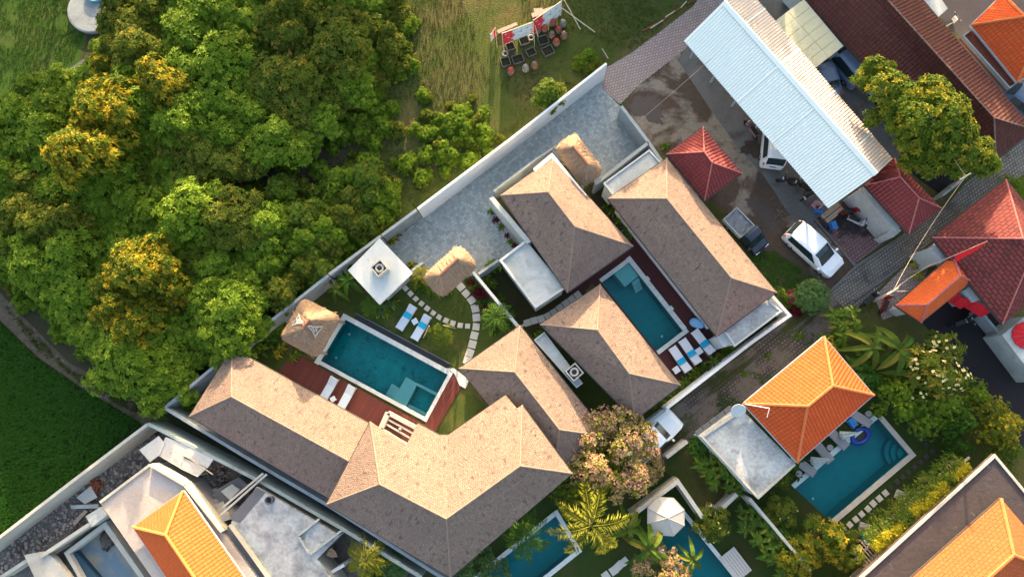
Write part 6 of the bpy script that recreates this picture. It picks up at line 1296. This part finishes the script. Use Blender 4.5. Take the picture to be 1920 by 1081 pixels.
plant('young_tree', 'young lime green tree held by props on the garden lawn', 'tree', *Z1((862, 795))[0], 1.8, 'fine0', L_LIME, .95, 1, None, (1.0, .04, 4, .5))
for a, b, l in (((790, 735), (748, 822), 'pale prop leaning from the young lawn tree towards the lounger'), ((890, 730), (982, 752), 'pale prop leaning from the young lawn tree towards the stones')): tag(MB().tube([P(*Z1(a)[0], 1.4), P(*Z1(b)[0], 0)], .035, 5).build('tree_prop', M_BAMBOO, base=P(*Z1(b)[0], 0)), l, 'pole')
# palms
PT = (2.2, .07, 0, .1)
def trunkonly(t, zc, r): o = MB().tube([(0, 0, 0), (.05, .02, zc * .5), (0, 0, zc)], r, 8, r * .7).build('trunk', M_TRUNK, t, True)
for u, v, zc, sh_, m_, sc, rz, l in ((1108, 985, 5.0, 'palm0', L_PALMY, 1.32, .3, 'yellow lit palm with long fronds beside the dark pool'), (986, 1010, 3.4, 'palm1', L_PALM, 1.1, 1.0, 'green palm leaning over the dark blue pool at the biggest roof'), (*Z2((345, 560))[0], 2.4, 'palm1', L_PALM, .85, .5, 'palm between the curved stone path and the dividing wall'), (*ZE((870, 930))[0], 2.6, 'palm1', L_PALMY, 1.05, 2.2, 'palm at the bottom edge beside the roof recesses'), (*Z1((720, 360))[0], 2.0, 'palm1', L_PALMY, .55, .4, 'small palm beside the brown thatched gate'), (*Z1((365, 585))[0], 1.8, 'palm1', L_PALM, .6, 1.4, 'small palm below the corner of the white flat roof')):
    t = plant('palm', l, 'palm', u, v, zc, sh_, m_, sc, rz); zf = zc / sc; t.scale.z = sc * zf / 2.2; trunkonly(t, 2.2, .08)
# broad leaved clumps: name, position, level, shape, leaf, scale, label
for nm, u, v, zc, sh_, m_, sc, l in (
    ('banana_plant', 1690, 655, 3.2, 'banana', L_BANANA, 1.25, 'broad leaved banana clump below the narrow orange roof, right one'), ('banana_plant', 1640, 650, 3.0, 'banana2', L_BANANA, 1.15, 'broad leaved banana clump in the middle below the narrow orange roof'), ('banana_plant', 1720, 700, 2.8, 'banana2', L_BANANA, 1.1, 'broad leaved banana clump nearest the yellow blossom tree'), ('banana_plant', 1220, 1028, 2.8, 'banana', L_BANANA, 1.1, 'broad leaved banana clump below the octagonal parasol'), ('banana_plant', 1180, 992, 2.6, 'banana2', L_BANANA, 1.0, 'broad leaved banana clump beside the yellow lit palm'),
    ('banana_plant', 1300, 1050, 2.4, 'banana2', L_BANANA, .8, 'small banana clump at the edge of the lower right pool'), ('banana_plant', *Z1((200, 400))[0], 2.0, 'banana2', L_DEEP, .85, 'broad leaved plant between the thicket and the white flat roof'), ('banana_plant', *Z1((110, 470))[0], 1.8, 'banana2', L_BANANA, .7, 'broad leaved plant above the pool corner beside the wall'),
    ('ginger_clump', 1600, 600, 2.4, 'ginger', L_LIME, 1.1, 'yellow tipped leafy clump at the end of the grassy track'), ('ginger_clump', 1575, 640, 2.4, 'ginger', L_SUNGOLD, .8, 'golden leafy clump overlapping the top of the orange villa roof'), ('ginger_clump', 1620, 690, 2.0, 'ginger', L_DEEP, 1.1, 'dark green leafy clump behind the orange villa'), ('ginger_clump', 1650, 720, 1.8, 'ginger', L_DEEP, .9, 'dark green leafy clump beside the orange villa eave corner'),
    ('ginger_clump', 1315, 840, 2.0, 'ginger', L_DEEP, .8, 'dark leafy clump at the left corner of the blotched flat roof'), ('ginger_clump', 1345, 880, 2.2, 'ginger', L_LIME, 1.0, 'yellow tipped leafy clump along the blotched flat roof'), ('ginger_clump', 1385, 910, 2.2, 'ginger', L_LIME, .8, 'yellow tipped leafy clump at the lower corner of the blotched flat roof'), ('ginger_clump', 1415, 975, 2.0, 'ginger', L_BANANA, .9, 'green leafy clump at the top of the thin white garden wall'), ('ginger_clump', 1445, 1015, 2.0, 'ginger', L_LIME, 1.1, 'yellow tipped leafy clump along the thin white garden wall'), ('ginger_clump', 1480, 1060, 2.0, 'ginger', L_BANANA, 1.0, 'green leafy clump at the lower end of the thin white garden wall'),
    ('leafy_plant', *Z5((985, 905))[0], .8, 'banana2', L_BANANA, .50, 'bright broad leaved plant in the bed beside the white loungers'), ('leafy_plant', *Z5((1120, 815))[0], .6, 'gingerlow', L_GREEN, .9, 'low green plant at the slab corner of the courtyard'), ('leafy_plant', *Z2((285, 195))[0], .8, 'gingerlow', L_LIME, .9, 'pale leafed plant at the flat roofed annex'), ('leafy_plant', *Z2((350, 95))[0], .9, 'gingerlow', L_GREEN, 1.0, 'green plant at the upper corner of the flat roofed annex'), ('leafy_plant', *Z2((720, 710))[0], .6, 'gingerlow', L_GREEN, .6, 'small green plant between stepping stones and shingle roofs'),
    ('leafy_plant', *Z3((175, 560))[0], .9, 'gingerlow', L_GREEN, 1.2, 'green leafy plant at the grey wall beside the long shingle wing'), ('leafy_plant', *Z3((255, 480))[0], .9, 'gingerlow', L_DEEP, 1.2, 'deep green leafy plant along the grey wall behind the thatched pavilion'), ('leafy_plant', *Z3((350, 560))[0], .9, 'gingerlow', L_SUNGOLD, .9, 'golden tinged plant beside the thatched pavilion'), ('leafy_plant', *Z3((515, 600))[0], .7, 'gingerlow', L_LIME, .8, 'pale green plant at the corner of the red deck'), ('leafy_plant', *Z3((380, 400))[0], .9, 'gingerlow', L_GREEN, 1.1, 'green plant tucked between wall and thatched pavilion'),
    ('leafy_plant', 350, 755, .9, 'gingerlow', L_GREEN, 1.2, 'green plants in the wall corner at the long shingle wing'), ('leafy_plant', 372, 722, .9, 'gingerlow', L_DEEP, 1.1, 'dark green plants between grey wall and long shingle wing')):
    plant(nm, l, 'plant', u, v, zc, sh_, m_, sc, None, None, leafname='leaves', sz=(zc / sc / 1.9 if sh_.startswith('banana') and zc > 1.5 else 1.0))
# frangipani and shrubs
for u, v, zc, sh_, m_, sc, l, b in (
    (1762, 690, 3.4, 'frangi0', L_OLIVE, 2.2, 'frangipani tree full of pale yellow blossoms beside the parking ground', ('creambloom', L_CREAM)), (1338, 985, 2.4, 'frangi1', L_OLIVE, 1.15, 'frangipani with few white blossoms beside the lower right pool', ('fewcream', L_CREAM)), (1475, 962, 2.4, 'frangi1', L_OLIVE, 1.05, 'frangipani overhanging the lower end of the villa pool', ('fewcream', L_CREAM)), (1555, 1015, 2.6, 'frangi0', L_SUNGOLD, 1.55, 'large golden frangipani at the bottom of the villa lawn', None), (1510, 1050, 2.4, 'frangi1', L_SUNGOLD, 1.3, 'golden frangipani at the bottom edge beside the thin white wall', None), (1600, 1040, 2.6, 'frangi0', L_OLIVE, 1.3, 'olive frangipani touching the yellow creeper end', None), (1470, 1000, 2.2, 'frangi1', L_DEEP, .9, 'dark frangipani shaded beside the thin white wall', None)):
    plant('frangipani_tree', l, 'tree', u, v, zc, sh_, m_, sc, None, None, (1.3, .05, 7, .8), bloom=b)
for u, v, zc, sh_, m_, sc, l in ((1690, 745, 1.8, 'fine0', L_GREEN, 1.7, 'dense green bush between orange villa and yellow blossom tree'), (1745, 765, 1.6, 'fine1', L_GREEN, 1.9, 'dense green bush dotted with pale flowers below the yellow blossom tree'), (1790, 785, 1.4, 'fine2', L_DEEP, 1.5, 'dark dense bush beside the parking ground'), (1855, 785, 1.6, 'fine0', L_OLIVE, 1.6, 'olive bush at the right edge above the dark flat roof'), (1800, 838, 1.0, 'fine1', L_DEEP, 1.0, 'dark dense bush at the top of the yellow creeper'), (1890, 800, 2.4, 'fine2', L_SUNGOLD, 1.8, 'golden bush at the right edge above the dark flat roof'), (1895, 845, 1.8, 'fine1', L_LIME, 1.2, 'lime bush at the corner of the dark flat roof'), (1840, 745, 1.6, 'fine2', L_GREEN, 1.2, 'round green bush beside the parking ground'),
    (1467, 892, 1.8, 'fine2', L_OLIVE, 1.05, 'fine leaved small tree at the lower corner of the blotched roof'), (1910, 350, 1.6, 'fine1', L_GREEN, 1.1, 'green bush at the right edge beside the paved street'), (880, 1062, 3.0, 'spray1', L_AGAVE, 1.5, 'pale green loose tree below the biggest shingle roof'), (925, 1085, 2.6, 'spray0', L_AGAVE, 1.1, 'pale green loose tree at the bottom edge'), (735, 1062, 1.2, 'ball', L_AGAVE, .9, 'blue green spiky bush at the bottom beside the palm'), (705, 1078, 1.0, 'ball', L_DEEP, .8, 'dark spiky bush at the bottom edge beside the palm'), (1078, 935, 3.0, 'fine1', L_OLIVE, 1.5, 'olive bush at the eave corner of the biggest roof'), (1058, 900, 2.4, 'fine0', L_DEEP, 1.0, 'dark green bush squeezed at the eave of the biggest roof'), (215, 55, 4.2, 'frangi0', L_SUNGOLD, 1.5, 'golden flecked tree beside the round concrete platform'), (235, 25, 4.0, 'bush2', L_SUNGOLD, 1.3, 'golden lit tree at the top edge beside the round platform')):
    plant('garden_bush' if zc < 2.1 else 'small_tree', l, 'bush' if zc < 2.1 else 'tree', u, v, zc, sh_, m_, sc, None, None, (1.0, .04, 4, .5))
plant('fern', 'bright yellow green fern clump at the top edge beside the round platform', 'plant', 240, 30, 4.5, 'palm1', L_PALMY, 1.0, .2, leafname='fronds')
# low bed plants, copies of a few kinds
def bed(pts, z, label, group, shape, mats, s0, s1):
    for i, (u, v) in enumerate(pts): plant('bed_plant', label, 'plant', u, v, z, shape, mats[i % len(mats)], g.uniform(s0, s1), None, group, leafname='leaves')
bed(Z5((760, 1060), (790, 1040), (830, 1010), (860, 985), (885, 960), (920, 935), (1030, 870), (1060, 850), (1090, 830)), .35, 'small bright plant in the narrow bed beside the white topped wall', 'bed along the courtyard wall', 'herb', (L_LIME, L_SUNGOLD, L_GREEN), .8, 1.2)
bed([(1228, 762), (1240, 752), (1255, 740), (1268, 730), (1282, 722)], .35, 'small green plant in the bed behind the low grey wall end', 'bed at the shingle corner', 'herb', (L_GREEN, L_LIME), .7, 1.1)
bed(Z1((850, 500), (810, 505), (785, 480), (900, 495), (940, 480), (760, 460), (700, 440), (720, 480)), .25, 'small plant in the bed around the brown thatched gate', 'bed around the thatched gate', 'herb', (L_GREEN, L_DEEP), .7, 1.1)
bed(Z1((400, 650), (440, 645), (480, 635), (520, 580), (545, 560), (470, 600), (330, 640)), .25, 'small plant in the bed below the white flat roof', 'bed below the white flat roof', 'herb', (L_GREEN, L_AGAVE), .7, 1.1)
bed(Z2((160, 330), (190, 350), (215, 345)), .35, 'dark red leaved plant beside the curved stone path', 'dark red plants', 'spiky', (L_RED,), .7, .9); bed(Z2((60, 200), (100, 240), (130, 280), (210, 420), (240, 470), (430, 620), (330, 690)), .3, 'low dark plant along the dividing wall beside the stone path', 'bed along the dividing wall', 'herb', (L_DEEP, L_RED, L_GREEN), .7, 1.1); bed(Z2((380, 375), (400, 395), (500, 520), (470, 560), (480, 620)), .3, 'low dark plant on the courtyard side of the dividing wall', 'courtyard side bed', 'herb', (L_DEEP, L_GREEN), .6, .9)
bed([(1137, 385), (1150, 398), (1160, 412), (1172, 428), (1183, 440), (1145, 392)], .4, 'small plant in the narrow gap between two shingle villas', 'plants in the narrow villa gap', 'herb', (L_GREEN, L_LIME), .7, .9)
bed([(1172, 222), (1180, 232), (1188, 245), (1196, 258), (1202, 268)], .25, 'small plant at the foot of the grey yard wall', 'plants at the grey yard wall', 'herb', (L_GREEN, L_DEEP), .6, .9); bed([(745, 436), (758, 425), (770, 414), (782, 403), (790, 396)], .25, 'small plant at the foot of the lower driveway wall', 'plants at the lower driveway wall', 'herb', (L_DEEP, L_GREEN), .7, 1.0); bed([(922, 395), (930, 410), (940, 425), (950, 440), (958, 452), (965, 460)], .25, 'small plant at the foot of the screen wall of the upper villa', 'plants at the screen wall', 'herb', (L_GREEN, L_RED), .6, .9)
bed([(735, 452)], .4, 'golden shrub at the driveway corner beside the white flat roof', None, 'gingerlow', (L_SUNGOLD,), .6, .7); bed([(772, 498)], .4, 'golden shrub beside the short grey wall', None, 'gingerlow', (L_SUNGOLD,), .5, .6)
bed([(1262, 285), (1270, 290), (1248, 272)], .4, 'green shrub in the yard beside the red tiled pavilion', 'yard shrubs', 'herb', (L_GREEN, L_LIME), 1.0, 1.4); bed(ZR((525, 290), (540, 385)), .7, 'yellow drooping plant on the brick forecourt edge', 'yellow forecourt plants', 'spiky', (L_YELLOW,), .7, .9)
bed(ZG((500, 400), (470, 470), (630, 500), (660, 460)), .5, 'dark shrub at the lower corner of the blotched flat roof', 'dark shrubs at the flat roof', 'gingerlow', (L_DEEP,), .8, 1.0)
bed([(1300, 835), (1330, 815), (1395, 700), (1440, 668), (1500, 628)], .15, 'weed tuft at the edge of the grassy track', 'weeds along the track', 'herb', (L_GREEN,), .5, .9)
# yellow creeper on its pergola beside the dark flat roof
cp = thing('creeper_pergola', 'long timber pergola covered with yellow creeper', 'pergola', P(1715, 945))
A0, B0 = P(1632, 1022, 2.2), P(1805, 868, 2.2); d = (B0 - A0).normalized(); nn = Vector((-d.y, d.x, 0)); L = (B0 - A0).length; m = MB(); w_in = -1.7
slat_me = MB().box((0, 0, 0), ((.5 - w_in) / 2, .025, .04)).mesh('slat', M_WOOD)
for k in range(46):
    p = A0 + d * (L * (k + .5) / 46 * 1.14 - 1.2); q = bpy.data.objects.new('slat', slat_me); COL.objects.link(q); q.parent = cp; r_ = p + nn * (.25 + w_in / 2) - wloc(cp); q.location = (r_.x, r_.y, 2.29); q.rotation_euler = (0, 0, math.atan2(nn.y, nn.x))
MB().bar(A0 - d * 1.4, B0 + d * .6, .1, 2.1, 2.24).bar(A0 - d * 1.4 + nn * w_in * .92, B0 + d * .6 + nn * w_in * .92, .1, 2.1, 2.24).build('rail', M_WOOD, cp)
for k in range(5): p = A0 + d * (L * k / 4.0); MB().box((p.x, p.y, 1.04), (.07, .07, 1.04), math.atan2(d.y, d.x)).build('post', M_WOOD, cp)
for k in range(4): p = A0 + d * (L * (k * .36 - .1)); MB().bar(p + nn * (w_in + .1), p + nn * (w_in - .9), .2, 2.35, 2.5).build('bracket', M_COPEW, cp)
cy, cg = MB(), MB()
for i in range(1500):
    s = g.random(); off = g.gauss(0, .33) - .05; o = A0 + d * (L * s) + nn * (off + .1 * math.sin(s * 19)) + Vector((0, 0, .25 + g.random() * .45 - abs(off) * .35)); patch = math.sin(s * 13) + math.sin(s * 29 + 1) * .6
    tgt = cy if (off < .22 and patch > -.9) else cg
    for j in range(5): dd = Vector((g.gauss(0, 1), g.gauss(0, 1), g.gauss(.2, .4))).normalized(); leaf(tgt, o, dd, Vector((0, 0, 1)), g.uniform(.16, .30), .028, g.random(), .3)
for i in range(260):
    s = g.random(); o = A0 + d * (L * s) + nn * (g.uniform(.3, .9)) + Vector((0, 0, g.uniform(-.9, .2)))
    for j in range(5): dd = Vector((g.gauss(0, 1), g.gauss(0, 1), g.gauss(-.1, .4))).normalized(); leaf(cg, o, dd, Vector((0, 0, 1)), g.uniform(.18, .34), .022, g.random(), .5)
cy.build('creeper_foliage', L_YELLOW, cp); cg.build('hanging_foliage', L_LIME, cp)
# ---- grass, too many blades to count
def tufts(name, poly, n, mat, h, w, z=.01, blades=4, clump=None, seed=1, rows=None):
    q = PP(poly); xs = [p.x for p in q]; ys = [p.y for p in q]; gg = random.Random(seed); m = MB(); k = 0; tries = 0
    while k < n and tries < n * 6:
        tries += 1; x, y = gg.uniform(min(xs), max(xs)), gg.uniform(min(ys), max(ys))
        if rows:
            ca, sa = math.cos(rows[1]), math.sin(rows[1]); a, b = x * ca + y * sa, -x * sa + y * ca; a = round(a / rows[0]) * rows[0] + gg.gauss(0, .03); b = round(b / rows[0]) * rows[0] + gg.gauss(0, .03); x, y = a * ca - b * sa, a * sa + b * ca
        if not inside((x, y), q): continue
        if clump and gg.random() > clump(x, y): continue
        k += 1; r = gg.random()
        for j in range(blades):
            a = gg.random() * 6.28; l = h * gg.uniform(.6, 1.3); e = Vector((math.cos(a), math.sin(a), 0)); s = Vector((-e.y, e.x, 0)) * w; o = Vector((x, y, z)); b0 = len(m.v)
            m.v += [tuple(o + s), tuple(o - s), tuple(o + e * l * .45 - s * .8 + Vector((0, 0, l * .75))), tuple(o + e * l * .45 + s * .8 + Vector((0, 0, l * .75))), tuple(o + e * l * 1.0 + Vector((0, 0, l * .7)))]
            m.f += [(b0, b0 + 1, b0 + 2, b0 + 3), (b0 + 3, b0 + 2, b0 + 4)]; m.rnd += [min(1, max(0, .6 * r + .4 * gg.random()))] * 2
    return tag(m.build(name, mat), kind='stuff')
def patchy(s, t, seed): 
    from mathutils import noise as nz
    return lambda x, y: 1.0 if nz.noise(Vector((x * s, y * s, seed))) > t else .12
tufts('rice_plants', [(-60, 585), (0, 604), (70, 672), (150, 727), (250, 783), (262, 796), (0, 1004), (-60, 1050)], 5200, L_RICE, .30, .022, blades=6, seed=3, rows=(.20, .5))
tufts('meadow_grass', [(765, -30), (1330, -30), (1285, 30), (1180, 108), (1135, 112), (960, 250), (780, 390), (700, 320), (620, 330), (600, 260), (690, 190), (750, 90)], 6000, L_GRASS, .085, .016, blades=4, clump=patchy(.22, -.02, 3), seed=4)
tufts('lawn_grass', [(-60, -40), (190, -40), (160, 60), (140, 110), (0, 185), (-60, 215)], 5000, leafmat('lawn_blade', (.045, .10, .014), (.07, .13, .02)), .07, .02, blades=4, seed=5, clump=patchy(.5, -.3, 1))
tufts('garden_grass', [(640, 560), (770, 520), (870, 560), (890, 640), (855, 690), (660, 585)], 1500, leafmat('garden_blade', (.05, .085, .016), (.085, .11, .024)), .045, .012, blades=4, seed=6)
tufts('yard_weeds', [(1400, 480), (1450, 470), (1540, 530), (1470, 560), (1440, 540)], 900, L_DEEP, .14, .02, blades=5, seed=7, clump=patchy(.7, -.1, 4)); tufts('track_weeds', [(1556, 560), (1545, 634), (1395, 745), (1240, 850), (1215, 830), (1480, 620)], 1600, L_DEEP, .09, .016, blades=4, seed=8, clump=patchy(.5, .12, 7))
tufts('bank_weeds', [(0, 560), (40, 600), (130, 690), (240, 745), (290, 770), (240, 770), (150, 715), (70, 655)], 700, L_GRASS, .2, .02, blades=5, seed=9)
